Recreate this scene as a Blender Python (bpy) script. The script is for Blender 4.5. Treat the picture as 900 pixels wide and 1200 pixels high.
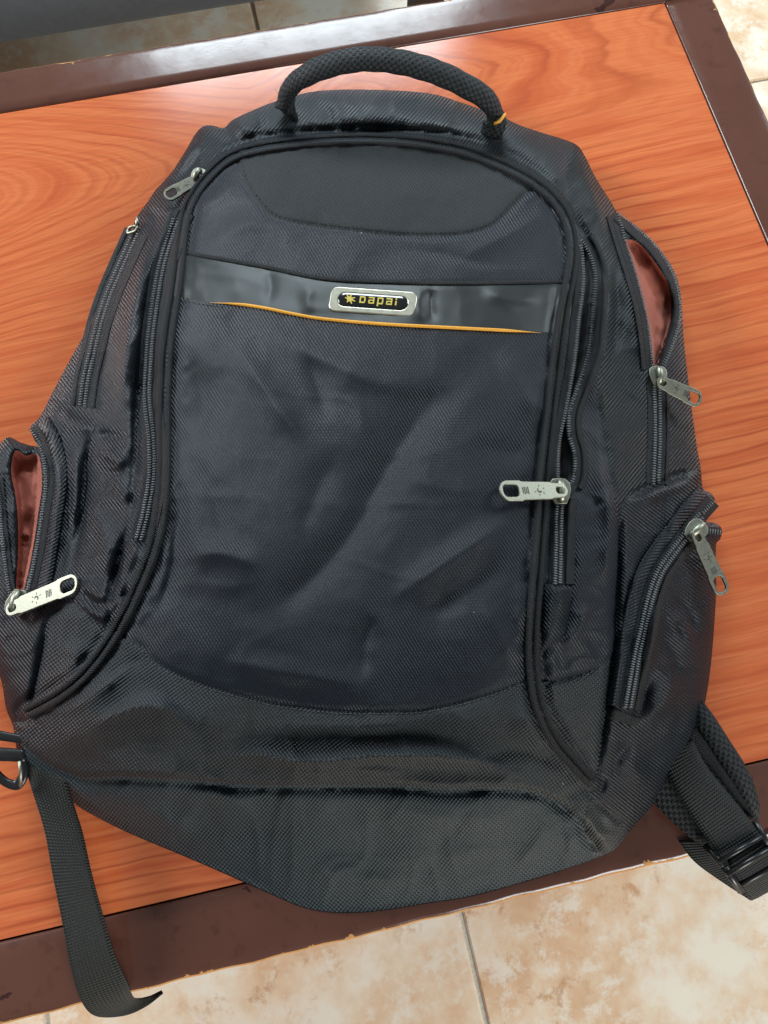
import bpy, bmesh, math, random
import numpy as np
from mathutils import Vector, Matrix, Quaternion
from mathutils.geometry import delaunay_2d_cdt

rng = np.random.default_rng(7)
random.seed(7)
for _o in list(bpy.data.objects):
    bpy.data.objects.remove(_o)
scene = bpy.context.scene
COL = scene.collection

# ------------------------------------------------------------------ camera, light, exposure
TZ = 0.42                      # table top above the floor
HC = 0.50                      # lens above the table top
TILT, ROLL, PHI = 0.2992, 0.0121, 0.2258
FPX, CX, CY = 901.0, 450.0, 600.0
fw = Vector((0, math.sin(TILT), -math.cos(TILT)))
r0 = Vector((1, 0, 0)); u0 = Vector((0, math.cos(TILT), math.sin(TILT)))
rt = math.cos(ROLL) * r0 + math.sin(ROLL) * u0
up = -math.sin(ROLL) * r0 + math.cos(ROLL) * u0
cd = bpy.data.cameras.new('camera')
cam = bpy.data.objects.new('camera', cd); COL.objects.link(cam)
cam.matrix_world = Matrix(((rt.x, up.x, -fw.x, 0), (rt.y, up.y, -fw.y, 0), (rt.z, up.z, -fw.z, TZ + HC), (0, 0, 0, 1)))
cd.sensor_fit = 'VERTICAL'; cd.sensor_height = 36.0; cd.lens = 36.0 * FPX / 1200.0
cd.clip_start = 0.01; cd.clip_end = 60
scene.camera = cam

world = bpy.data.worlds.new('World'); scene.world = world; world.use_nodes = True
bg = world.node_tree.nodes['Background']
bg.inputs[0].default_value = (0.88, 0.95, 1.0, 1); bg.inputs[1].default_value = 0.17

def area(name, loc, target, sx, sy, power, color):
    l = bpy.data.lights.new(name, 'AREA'); l.shape = 'RECTANGLE'; l.size = sx; l.size_y = sy
    l.energy = power; l.color = color
    o = bpy.data.objects.new(name, l); COL.objects.link(o); o.location = loc
    o.rotation_euler = (Vector(target) - Vector(loc)).to_track_quat('-Z', 'Y').to_euler()
    return o
area('window_light', (-0.30, 2.30, 1.44), (0, .25, .42), 0.95, 0.95, 50, (0.80, 0.93, 1.0))
area('far_right_fill_light', (2.5, 2.0, 1.50), (0, .25, .42), 1.0, 1.10, 46, (0.84, 0.95, 1.0))  # added for wider cloth highlights; no window is known on that side
area('left_fill_light', (-2.6, 1.3, 1.55), (0, .25, .42), 1.2, 0.8, 88, (0.93, 0.97, 1.0))  # unseen source added on the left for raking shade and strap shadow
area('camera_side_fill_light', (1.6, -2.6, 1.6), (.2, -.1, .2), 1.4, 1.5, 96, (1.0, 0.99, 0.95))  # unseen fill added behind the camera to lift bag base and floor

scene.view_settings.view_transform = 'Standard'; scene.view_settings.look = 'None'
scene.view_settings.gamma = 1.0; scene.view_settings.use_curve_mapping = False
scene.view_settings.exposure = 0.12
scene.render.engine = 'CYCLES'
scene.cycles.use_denoising = True

# ------------------------------------------------------------------ helpers
def P(u, v, h=0.0):
    """point of the photograph's pixel (u, v) on the plane h above the table top"""
    u, v, h = float(u), float(v), float(h)
    d = (u - CX) / FPX * rt - (v - CY) / FPX * up + fw
    t = (h - HC) / d.z
    return Vector((t * d.x, t * d.y, TZ + h))
def PN(u, v, h):
    u = np.asarray(u, float); v = np.asarray(v, float); h = np.asarray(h, float)
    a = (u - CX) / FPX; b = -(v - CY) / FPX
    d = [a * rt[i] + b * up[i] + fw[i] for i in range(3)]
    t = (h - HC) / d[2]
    return np.stack([t * d[0], t * d[1], TZ + h], -1)

def crom(pts, step=3.0, closed=False):
    """Catmull-Rom through pts (any dimension; the first two are pixels), resampled every step"""
    p = np.array(pts, float); n = len(p)
    if n == 2 and not closed:
        out = p
    else:
        out = []
        m = n if closed else n - 1
        for i in range(m):
            if closed: a, b, c, d = p[(i - 1) % n], p[i], p[(i + 1) % n], p[(i + 2) % n]
            else:
                b, c = p[i], p[i + 1]
                a = p[i - 1] if i > 0 else 2 * b - c
                d = p[i + 2] if i + 2 < n else 2 * c - b
            k = max(2, int(np.linalg.norm((c - b)[:2]) / 1.5))
            for t in np.linspace(0, 1, k, endpoint=False):
                out.append(.5 * ((2 * b) + (c - a) * t + (2 * a - 5 * b + 4 * c - d) * t * t + (3 * b - a - 3 * c + d) * t ** 3))
        out.append(p[0] if closed else p[-1])
        out = np.array(out)
    s = np.r_[0, np.cumsum(np.linalg.norm(np.diff(out[:, :2], axis=0), axis=1))]
    k = max(2, int(round(s[-1] / step)) + 1)
    q = np.linspace(0, s[-1], k)
    r = np.stack([np.interp(q, s, out[:, i]) for i in range(out.shape[1])], -1)
    return r[:-1] if closed else r
def lin(pts, step=3.0):
    p = np.array(pts, float)
    s = np.r_[0, np.cumsum(np.linalg.norm(np.diff(p[:, :2], axis=0), axis=1))]
    k = max(2, int(round(s[-1] / step)) + 1); q = np.linspace(0, s[-1], k)
    return np.stack([np.interp(q, s, p[:, i]) for i in range(p.shape[1])], -1)

def link(name, me, mat=None, parent=None, smooth=True):
    if mat is not None: me.materials.append(mat)
    if smooth and len(me.polygons):
        me.polygons.foreach_set('use_smooth', [True] * len(me.polygons))
    o = bpy.data.objects.new(name, me); COL.objects.link(o)
    if parent is not None: o.parent = parent
    return o
def mesh(name, verts, faces, mat=None, parent=None, uv=None, smooth=True):
    me = bpy.data.meshes.new(name)
    me.from_pydata([tuple(map(float, v)) for v in verts], [], [tuple(int(i) for i in f) for f in faces])
    if uv is not None:
        lay = me.uv_layers.new(name='UVMap')
        idx = np.zeros(len(me.loops), int); me.loops.foreach_get('vertex_index', idx)
        lay.data.foreach_set('uv', np.asarray(uv, float)[idx].ravel())
    me.update()
    return link(name, me, mat, parent, smooth)
def empty(name, loc, rz=0):
    o = bpy.data.objects.new(name, None); COL.objects.link(o); o.location = loc; o.rotation_euler = (0, 0, rz)
    o.empty_display_size = .05
    return o
def tag(o, label=None, cat=None, group=None, kind=None):
    if label: o['label'] = label
    if cat: o['category'] = cat
    if group: o['group'] = group
    if kind: o['kind'] = kind
    return o
def bevel(o, w, seg=2, ang=40):
    m = o.modifiers.new('bevel', 'BEVEL'); m.width = w; m.segments = seg; m.limit_method = 'ANGLE'
    m.angle_limit = math.radians(ang); m.harden_normals = False
    return o
def box_data(x0, x1, y0, y1, z0, z1):
    v = [(x, y, z) for z in (z0, z1) for y in (y0, y1) for x in (x0, x1)]
    f = [(0, 2, 3, 1), (4, 5, 7, 6), (0, 1, 5, 4), (2, 6, 7, 3), (0, 4, 6, 2), (1, 3, 7, 5)]
    return v, f
def tube(path, r, n=10, cap=True):
    """tube through 3-D points; r scalar or per point"""
    path = [Vector(p) for p in path]; m = len(path)
    rr = [float(r)] * m if np.isscalar(r) else [float(q) for q in r]
    vs, fs, uv = [], [], []
    nrm = None; s = 0
    for i, p in enumerate(path):
        t = (path[min(i + 1, m - 1)] - path[max(i - 1, 0)]).normalized()
        if nrm is None:
            nrm = t.orthogonal().normalized() if abs(t.z) > .9 else Vector((0, 0, 1)).cross(t).normalized()
        nrm = (nrm - t * nrm.dot(t)).normalized(); bn = t.cross(nrm)
        if i: s += (p - path[i - 1]).length
        for k in range(n):
            a = 2 * math.pi * k / n
            vs.append(p + rr[i] * (math.cos(a) * nrm + math.sin(a) * bn)); uv.append((s, rr[i] * a if k <= n / 2 else rr[i] * (2 * math.pi - a)))
    for i in range(m - 1):
        for k in range(n):
            a, b = i * n + k, i * n + (k + 1) % n
            fs.append((a, b, b + n, a + n))
    if cap:
        fs.append(tuple(range(n - 1, -1, -1))); fs.append(tuple((m - 1) * n + k for k in range(n)))
    return vs, fs, uv
class MB:
    def __init__(s): s.v, s.f, s.uv = [], [], []
    def add(s, v, f, uv=None):
        b = len(s.v); s.v += [tuple(p) for p in v]; s.f += [tuple(i + b for i in q) for q in f]
        s.uv += list(uv) if uv is not None else [(p[0], p[1]) for p in v]
        return s
    def build(s, name, mat, parent=None, smooth=True): return mesh(name, s.v, s.f, mat, parent, s.uv, smooth)

# ------------------------------------------------------------------ materials
def lin_c(r, g, b):
    f = lambda c: (c / 255 / 12.92) if c / 255 <= .04045 else ((c / 255 + .055) / 1.055) ** 2.4
    return (f(r), f(g), f(b), 1)
class NT:
    def __init__(s, name):
        s.m = bpy.data.materials.new(name); s.m.use_nodes = True; s.t = s.m.node_tree
        s.b = s.t.nodes['Principled BSDF']
    def n(s, kind, **kw):
        x = s.t.nodes.new(kind)
        for k, v in kw.items():
            if k == 'ins':
                for a, b in v.items():
                    if isinstance(b, bpy.types.NodeSocket): s.t.links.new(b, x.inputs[a])
                    else: x.inputs[a].default_value = b
            else: setattr(x, k, v)
        return x
    def math(s, op, a, b=0.0, c=0.0, clamp=False):
        return s.n('ShaderNodeMath', operation=op, use_clamp=clamp, ins={0: a, 1: b, 2: c}).outputs[0]
    def ramp(s, fac, stops, interp='LINEAR'):
        r = s.n('ShaderNodeValToRGB', ins={0: fac}); e = r.color_ramp; e.interpolation = interp
        while len(e.elements) < len(stops): e.elements.new(.5)
        for el, (p, c) in zip(e.elements, stops): el.position = p; el.color = c if len(c) == 4 else (*c, 1)
        return r.outputs[0]
    def mix(s, fac, a, b, mode='MIX'):
        x = s.n('ShaderNodeMix', data_type='RGBA', blend_type=mode)
        for i, v in ((0, fac), (6, a), (7, b)):
            if isinstance(v, bpy.types.NodeSocket): s.t.links.new(v, x.inputs[i])
            else: x.inputs[i].default_value = v
        return x.outputs[2]
    def noise(s, vec, scale, detail=3, rough=.5, dist=0, out=0):
        return s.n('ShaderNodeTexNoise', ins={'Vector': vec, 'Scale': scale, 'Detail': detail, 'Roughness': rough, 'Distortion': dist}).outputs[out]
    def sep(s, vec): return s.n('ShaderNodeSeparateXYZ', ins={0: vec}).outputs
    def comb(s, x, y, z=0.0): return s.n('ShaderNodeCombineXYZ', ins={0: x, 1: y, 2: z}).outputs[0]
    def set(s, **kw):
        for k, v in kw.items():
            k = k.replace('_', ' ')
            if isinstance(v, bpy.types.NodeSocket): s.t.links.new(v, s.b.inputs[k])
            else: s.b.inputs[k].default_value = v
    def bump(s, h, strength=1.0, dist=.001, prev=None):
        b = s.n('ShaderNodeBump', ins={'Height': h, 'Strength': strength, 'Distance': dist})
        if prev is not None: s.t.links.new(prev, b.inputs['Normal'])
        s.t.links.new(b.outputs[0], s.b.inputs['Normal']); return b.outputs[0]

def specks(m, uv, base):
    """pale lint on dark cloth"""
    vo = m.n('ShaderNodeTexVoronoi', ins={'Vector': uv, 'Scale': 45.0})
    near = m.math('LESS_THAN', vo.outputs['Distance'], 0.018)
    rnd = m.sep(vo.outputs['Color'])[0]
    near = m.math('MULTIPLY', near, m.math('GREATER_THAN', rnd, .70))
    return m.mix(near, base, lin_c(150, 155, 160))
def twill(name, ang, base=(15, 20, 28), pitch=.00158, rough=.52, amp=.00036, sheen=.02, spec=.27):
    m = NT(name); uv = m.n('ShaderNodeUVMap').outputs[0]
    w = m.noise(uv, 14, 2, out=1)
    uvw = m.n('ShaderNodeVectorMath', operation='MULTIPLY_ADD', ins={0: w, 1: (.0035, .0035, 0), 2: uv}).outputs[0]
    x, y, z = m.sep(uvw)
    a = math.radians(ang)
    t = m.math('ADD', m.math('MULTIPLY', x, math.sin(a) * 2 * math.pi / pitch), m.math('MULTIPLY', y, math.cos(a) * 2 * math.pi / pitch))
    l = m.math('ADD', m.math('MULTIPLY', x, math.cos(a) * 2 * math.pi / (pitch * 1.25)), m.math('MULTIPLY', y, -math.sin(a) * 2 * math.pi / (pitch * 1.25)))
    s1 = m.math('SINE', t); s2 = m.math('SINE', m.math('ADD', l, m.math('MULTIPLY', t, .5)))
    hgt = m.math('MULTIPLY_ADD', s2, .14, s1)
    var = m.noise(uv, 9, 3, .6)
    fine = m.noise(uv, 900, 2, .6)
    hgt2 = m.math('MULTIPLY_ADD', fine, .7, hgt)
    c = m.mix(m.math('MULTIPLY_ADD', hgt, .35, .5, True), lin_c(base[0] * .5, base[1] * .5, base[2] * .5), lin_c(base[0] * 1.4, base[1] * 1.4, base[2] * 1.38))
    c = m.mix(m.math('MULTIPLY', m.ramp(var, [(.5, (0, 0, 0)), (.75, (1, 1, 1))]), .35), c, lin_c(base[0] * 1.5, base[1] * 1.45, base[2] * 1.4))
    c = specks(m, uv, c)
    m.set(Base_Color=c, Roughness=m.math('MULTIPLY_ADD', var, .25, rough - .12), Sheen_Weight=sheen, Sheen_Roughness=.45, Specular_IOR_Level=spec)
    m.b.inputs['Sheen Tint'].default_value = (.75, .85, 1, 1)
    m.bump(hgt2, 1.0, amp * .5)
    return m.m
def canvas(name, ang=8, base=(25, 30, 33), pitch=.0024, amp=.0007, rough=.58):
    m = NT(name); uv = m.n('ShaderNodeUVMap').outputs[0]
    w = m.noise(uv, 18, 2, out=1)
    uvw = m.n('ShaderNodeVectorMath', operation='MULTIPLY_ADD', ins={0: w, 1: (.003, .003, 0), 2: uv}).outputs[0]
    x, y, z = m.sep(uvw); a = math.radians(ang)
    px = m.math('ADD', m.math('MULTIPLY', x, math.cos(a) * 2 * math.pi / pitch), m.math('MULTIPLY', y, -math.sin(a) * 2 * math.pi / pitch))
    py = m.math('ADD', m.math('MULTIPLY', x, math.sin(a) * 2 * math.pi / pitch), m.math('MULTIPLY', y, math.cos(a) * 2 * math.pi / pitch))
    s = m.math('ADD', m.math('SINE', m.math('ADD', px, py)), m.math('SINE', m.math('SUBTRACT', px, py)))
    fine = m.noise(uv, 1100, 2, .6)
    hgt = m.math('MULTIPLY_ADD', fine, .5, m.math('MULTIPLY', s, .5))
    var = m.noise(uv, 12, 3, .6)
    c = m.mix(m.math('MULTIPLY_ADD', s, .3, .5, True), lin_c(base[0] * .4, base[1] * .4, base[2] * .4), lin_c(base[0] * 1.5, base[1] * 1.5, base[2] * 1.5))
    c = m.mix(m.math('MULTIPLY', m.ramp(var, [(.5, (0, 0, 0)), (.8, (1, 1, 1))]), .3), c, lin_c(54, 60, 64))
    c = specks(m, uv, c)
    m.set(Base_Color=c, Roughness=m.math('MULTIPLY_ADD', var, .2, rough - .1), Specular_IOR_Level=.34)
    m.bump(hgt, 1.0, amp * .6)
    return m.m
def plain_cloth(name, rgb, rough=.6, pitch=.0009, amp=.0002):
    m = NT(name); uv = m.n('ShaderNodeUVMap').outputs[0]
    x, y, z = m.sep(uv)
    s = m.math('MULTIPLY', m.math('SINE', m.math('MULTIPLY', x, 2 * math.pi / pitch)), m.math('SINE', m.math('MULTIPLY', y, 2 * math.pi / pitch)))
    var = m.noise(uv, 25, 4, .6); fine = m.noise(uv, 1300, 2, .6)
    c = m.mix(var, lin_c(*[k * .85 for k in rgb]), lin_c(*[k * 1.15 for k in rgb]))
    m.set(Base_Color=c, Roughness=rough, Specular_IOR_Level=.3)
    m.bump(m.math('ADD', s, fine), 1.0, amp)
    return m.m
def webbing(name, rgb=(34, 36, 34), rough=.62):
    m = NT(name); uv = m.n('ShaderNodeUVMap').outputs[0]; x, y, z = m.sep(uv)   # x along, y across
    k = 2 * math.pi
    s = m.math('SINE', m.math('MULTIPLY', x, k / .0017))
    s2 = m.math('SINE', m.math('MULTIPLY', y, k / .0016))
    hgt = m.math('ADD', s, m.math('MULTIPLY', s2, .7)); fine = m.noise(uv, 1400, 2, .6)
    var = m.noise(uv, 40, 3, .6)
    c = m.mix(m.math('MULTIPLY_ADD', hgt, .25, .5, True), lin_c(*[q * .7 for q in rgb]), lin_c(*[q * 1.2 for q in rgb]))
    c = m.mix(m.math('MULTIPLY', var, .3), c, lin_c(60, 60, 56))
    m.set(Base_Color=c, Roughness=rough, Specular_IOR_Level=.3)
    m.bump(m.math('ADD', hgt, fine), .9, .00022)
    return m.m
def airmesh(name):
    m = NT(name); uv = m.n('ShaderNodeUVMap').outputs[0]
    x, y, z = m.sep(uv); k = 2 * math.pi
    px = m.math('MULTIPLY', x, k / .0046); py = m.math('MULTIPLY', y, k / .0040)
    s = m.math('MULTIPLY', m.math('ADD', m.math('SINE', m.math('ADD', px, py)), m.math('SINE', m.math('SUBTRACT', px, py))), .5)
    hole = m.ramp(s, [(.0, (0, 0, 0)), (.35, (1, 1, 1))])
    s01 = m.math('MULTIPLY_ADD', s, .5, .5)
    hole = m.ramp(s01, [(.28, (0, 0, 0)), (.55, (1, 1, 1))])
    fine = m.noise(uv, 1200, 2, .7)
    c = m.mix(hole, lin_c(14, 15, 16), lin_c(40, 44, 47))
    m.set(Base_Color=c, Roughness=.65, Specular_IOR_Level=.3)
    m.bump(m.math('MULTIPLY_ADD', fine, .25, hole), 1.0, .0012)
    return m.m
def simple(name, rgb, rough=.5, metal=0.0, noise=0.0, bump=0.0, scale=300, coat=0):
    m = NT(name); tc = m.n('ShaderNodeTexCoord').outputs['Object']
    nz = m.noise(tc, scale, 4, .6)
    c = m.mix(nz, lin_c(*[k * (1 - noise) for k in rgb]), lin_c(*[min(255, k * (1 + noise)) for k in rgb]))
    m.set(Base_Color=c, Roughness=m.math('MULTIPLY_ADD', nz, .15, rough - .07), Metallic=metal, Coat_Weight=coat)
    if bump: m.bump(nz, 1.0, bump)
    return m.m

M = {}
M['twill'] = twill('navy_black_twill', 58)
M['twill_side'] = twill('side_twill', 52, (18, 23, 29), .0016, .46, sheen=0.0, spec=.20)
M['twill_dark'] = twill('fine_top_twill', 60, (22, 26, 27), .0013, .66, .0003, .05)
M['twill_yoke'] = twill('yoke_twill', -48, (23, 29, 33), .0016, .48, sheen=0.0, spec=.28)
M['twill_pocket'] = twill('pocket_twill', 38, (17, 21, 27), .0017, .46, sheen=0.0, spec=.22)
M['twill_right'] = twill('right_side_twill', 130, (19, 24, 27), .0017, .46, sheen=0.0, spec=.20)
M['canvas'] = canvas('coarse_canvas')
M['canvas_lit'] = canvas('coarse_canvas_base_lit', -6, (34, 43, 47), .0024)  # canvas lightened and cooled to stand for light on the base panel
M['tape'] = plain_cloth('zipper_tape', (21, 23, 26), .65, .0013, .0003)
M['binding'] = plain_cloth('cord_binding', (25, 27, 29), .65, .0014, .0005)
M['lining'] = plain_cloth('rust_red_lining', (158, 90, 74), .8, .0007, .0001)
M['web'] = webbing('strap_webbing')
M['web_d'] = webbing('dark_webbing', (25, 27, 28))
M['mesh'] = airmesh('air_mesh')
M['teeth'] = simple('zipper_coil', (92, 97, 101), .28)
M['metal'] = simple('nickel_metal', (150, 150, 136), .48, 1.0, .12, .00005, 500)
M['badge_metal'] = simple('champagne_metal', (205, 202, 182), .32, .85, .05)
M['badge_black'] = simple('gloss_black_enamel', (24, 24, 24), .12, 0, .1, 0, 200, .6)
M['gold'] = simple('gold_print', (190, 172, 70), .5)
M['engrave'] = simple('engraved_dark', (62, 62, 54), .6)
M['plastic'] = simple('black_plastic', (26, 27, 29), .33, 0, .1)
M['yellow'] = simple('yellow_cord', (225, 160, 50), .6, 0, .12, .0002, 900)
M['thread'] = simple('grey_thread', (62, 64, 68), .7)
M['handle_cloth'] = plain_cloth('handle_cloth', (38, 44, 48), .55, .0012, .0003)
M['core'] = simple('inner_cloth', (14, 15, 17), .8)

def vinyl():
    m = NT('black_vinyl'); uv = m.n('ShaderNodeUVMap').outputs[0]
    n1 = m.noise(uv, 1500, 3, .6); n2 = m.noise(uv, 35, 2, .5)
    c = m.mix(n2, lin_c(27, 31, 30), lin_c(33, 38, 36))
    m.set(Base_Color=c, Roughness=m.math('MULTIPLY_ADD', n2, .2, .38), Specular_IOR_Level=.34)
    b = m.bump(n1, .5, .0001); m.bump(n2, 1.0, .0010, b)
    return m.m
M['vinyl'] = vinyl()

LA, RA = [(math.cos(PHI) * q.x + math.sin(PHI) * q.y, -math.sin(PHI) * q.x + math.cos(PHI) * q.y) for q in (P(215, 195), P(745, 55))]
def laminate():
    m = NT('orange_wood_laminate'); tc = m.n('ShaderNodeTexCoord').outputs['Object']   # table axes, metres
    w = m.noise(tc, 4.0, 3, .5, out=1)
    wx, wy, wz = m.sep(w)
    x, y, z = m.sep(tc)
    x2 = m.math('MULTIPLY_ADD', m.math('SUBTRACT', wx, .5), .06, x)
    y2 = m.math('MULTIPLY_ADD', m.math('SUBTRACT', wy, .5), .022, y)
    def arch(yc, d, k, wd, slope):
        dy = m.math('SUBTRACT', m.math('MULTIPLY_ADD', x2, slope, y2), yc)
        h = m.math('SQRT', m.math('ADD', m.math('MULTIPLY', dy, dy), d * d))
        g = m.math('EXPONENT', m.math('MULTIPLY', m.math('MULTIPLY', dy, dy), -1 / wd ** 2))
        return m.math('ADD', h, m.math('MULTIPLY', m.math('MULTIPLY', g, k), x2))
    f1 = arch(LA[1], .030, .36, .12, .02)      # left cathedral
    f2 = arch(RA[1], .009, .22, .05, -.03)     # right cathedral
    side = m.ramp(m.math('ADD', x2, .35), [(.36, (0, 0, 0)), (.44, (1, 1, 1))])
    f = m.sep(m.mix(side, m.comb(f1, 0.0), m.comb(f2, 0.0)))[0]
    jit = m.noise(m.comb(m.math('MULTIPLY', x2, 4.0), m.math('MULTIPLY', y2, 26.0)), 2, 3, .6)
    f = m.math('MULTIPLY_ADD', jit, .007, f)
    f = m.math('MULTIPLY_ADD', m.noise(m.comb(m.math('MULTIPLY', f, 1.0), 0.0), 22, 2, .5), .012, f)
    ringn = m.noise(m.comb(f, 0.0, m.math('MULTIPLY', x, .05)), 100, 4, .65)
    rings = m.math('SINE', m.math('MULTIPLY', f, 2 * math.pi / .0105))
    rs = m.math('POWER', m.math('MULTIPLY_ADD', rings, .5, .5), 11)
    fib = m.noise(m.comb(m.math('MULTIPLY', x2, 12.0), m.math('MULTIPLY', y2, 520.0)), 1, 4, .7)
    c = m.ramp(ringn, [(.32, lin_c(192, 93, 55)), (.45, lin_c(205, 106, 63)), (.55, lin_c(214, 120, 73)), (.68, lin_c(196, 97, 57))])
    mask = m.math('MULTIPLY', rs, m.ramp(m.noise(tc, 8, 3), [(.35, (.15, .15, .15)), (.65, (1, 1, 1))]))
    c = m.mix(m.math('MULTIPLY', mask, .62), c, lin_c(150, 60, 34))
    c = m.mix(m.math('MULTIPLY', m.ramp(fib, [(.35, (1, 1, 1)), (.6, (0, 0, 0))]), .26), c, lin_c(150, 64, 38))
    smear = m.noise(tc, 6, 4, .6)
    sc = m.noise(m.comb(m.math('MULTIPLY', x, 1.0), m.math('MULTIPLY', y, 1.0)), 900, 2, .5)
    m.set(Base_Color=c, Roughness=m.math('MULTIPLY_ADD', smear, .12, .06), Specular_IOR_Level=.55)
    m.bump(m.math('MULTIPLY_ADD', m.noise(tc, 14, 2), 3.0, sc), .25, .0002)
    return m.m
M['laminate'] = laminate()

def painted(name):
    """thick chocolate varnish over raw wood; UV: x along the board, y metres in from the outer edge"""
    m = NT(name); uv = m.n('ShaderNodeUVMap').outputs[0]; x, y, z = m.sep(uv)
    n1 = m.noise(uv, 60, 5, .65); n2 = m.noise(uv, 9, 3, .6)
    chipn = m.math('MULTIPLY_ADD', m.ramp(n1, [(.55, (0, 0, 0)), (.78, (1, 1, 1))]), .007, .0013)
    chip = m.math('LESS_THAN', y, m.math('MAXIMUM', .0012, m.math('MULTIPLY', chipn, m.ramp(n2, [(.38, (.4, .4, .4)), (.6, (1, 1, 1))]))))
    n3 = m.noise(m.comb(m.math('MULTIPLY', x, .6), y), 42, 4, .6, .6)
    n4 = m.noise(uv, 16, 2, .5)
    spot = m.math('MULTIPLY', m.math('GREATER_THAN', n3, .685), m.math('GREATER_THAN', n4, .50))
    crack = m.n('ShaderNodeTexVoronoi', feature='DISTANCE_TO_EDGE', ins={'Vector': m.n('ShaderNodeVectorMath', operation='MULTIPLY_ADD', ins={0: m.noise(uv, 30, 3, out=1), 1: (.03, .03, 0), 2: m.comb(m.math('MULTIPLY', x, .35), y)}).outputs[0], 'Scale': 26.0}).outputs[0]
    cr = m.math('MULTIPLY', m.math('LESS_THAN', crack, .022), m.math('GREATER_THAN', m.noise(uv, 7, 2), .52))
    c = m.mix(n2, lin_c(84, 52, 43), lin_c(104, 68, 56))
    c = m.mix(m.ramp(n1, [(.55, (0, 0, 0)), (.7, (.5, .5, .5))]), c, lin_c(66, 34, 28))
    c = m.mix(spot, c, lin_c(60, 34, 30))
    c = m.mix(chip, c, m.mix(n1, lin_c(170, 110, 60), lin_c(205, 160, 105)))
    m.set(Base_Color=c, Roughness=m.math('ADD', m.math('MULTIPLY_ADD', n1, .24, .08), m.math('MULTIPLY', chip, .5)), Specular_IOR_Level=m.math('MULTIPLY_ADD', chip, -.4, .5))
    hh = m.math('SUBTRACT', m.math('MULTIPLY', m.noise(uv, 14, 2, .5), 1.6), m.math('ADD', m.math('MULTIPLY', cr, .5), chip))
    m.bump(m.math('MULTIPLY_ADD', m.noise(uv, 160, 3, .6), .10, hh), .7, .0006)
    return m.m
M['paint'] = painted('worn_chocolate_varnish')

def tile_mat():
    m = NT('mottled_beige_tile'); tc = m.n('ShaderNodeTexCoord').outputs['Object']
    rnd = m.n('ShaderNodeObjectInfo').outputs['Random']
    off = m.n('ShaderNodeVectorMath', operation='ADD', ins={0: tc, 1: m.comb(m.math('MULTIPLY', rnd, 37.0), m.math('MULTIPLY', rnd, 91.0), 0.0)}).outputs[0]
    a = m.noise(off, 6.5, 8, .66, .1); b = m.noise(off, 20, 8, .74, .1); v = m.noise(off, 5.0, 5, .6, .3)
    c = m.ramp(a, [(.30, lin_c(212, 168, 128)), (.44, lin_c(228, 194, 158)), (.53, lin_c(238, 216, 188)), (.62, lin_c(244, 236, 218))])
    c = m.mix(m.ramp(b, [(.50, (0, 0, 0)), (.60, (.8, .8, .8))]), c, lin_c(242, 234, 218))
    d_ = m.noise(off, 42, 6, .7, .3)
    c = m.mix(m.math('MULTIPLY', m.ramp(d_, [(.55, (0, 0, 0)), (.66, (1, 1, 1))]), m.ramp(v, [(.45, (0, 0, 0)), (.6, (.7, .7, .7))])), c, lin_c(196, 146, 100))
    m.set(Base_Color=c, Roughness=m.math('MULTIPLY_ADD', b, .2, .22))
    m.bump(b, .5, .0008)
    return m.m
M['tile'] = tile_mat()
M['grout'] = simple('grey_grout', (196, 196, 186), .8, 0, .2, .0005, 400)
M['sofa'] = simple('blue_grey_leatherette', (92, 108, 124), .42, 0, .12, .0004, 120)
M['dark_wood'] = simple('dark_wood', (60, 38, 30), .5, 0, .2)

# ------------------------------------------------------------------ the setting: floor of tiles
FROT = math.radians(13.4); TS = .445
flo = mesh('floor', *box_data(-6, 6, -5, 7, -.05, -.004), M['grout'], None, None, False); tag(flo, 'mottled beige tiled floor below the table', kind='structure')
tb = bmesh.new(); bmesh.ops.create_cube(tb, size=1)
for v in tb.verts: v.co = Vector((v.co.x * (TS - .005), v.co.y * (TS - .005), v.co.z * .012 - .006))
bmesh.ops.bevel(tb, geom=[e for e in tb.edges if all(v.co.z > -.001 for v in e.verts)], offset=.0015, segments=2, affect='EDGES')
tme = bpy.data.meshes.new('tile'); tb.to_mesh(tme); tb.free(); tme.materials.append(M['tile'])
cf, sf = math.cos(FROT), math.sin(FROT)
for i in range(-7, 7):
    for j in range(-7, 6):
        X = .047 + (i + .5) * TS; Y = .82 + (j + .5) * TS
        t = bpy.data.objects.new('tile', tme); COL.objects.link(t); t.parent = flo
        t.location = (cf * X - sf * Y, sf * X + cf * Y, random.uniform(-.0004, .0004)); t.rotation_euler = (0, 0, FROT)

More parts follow.
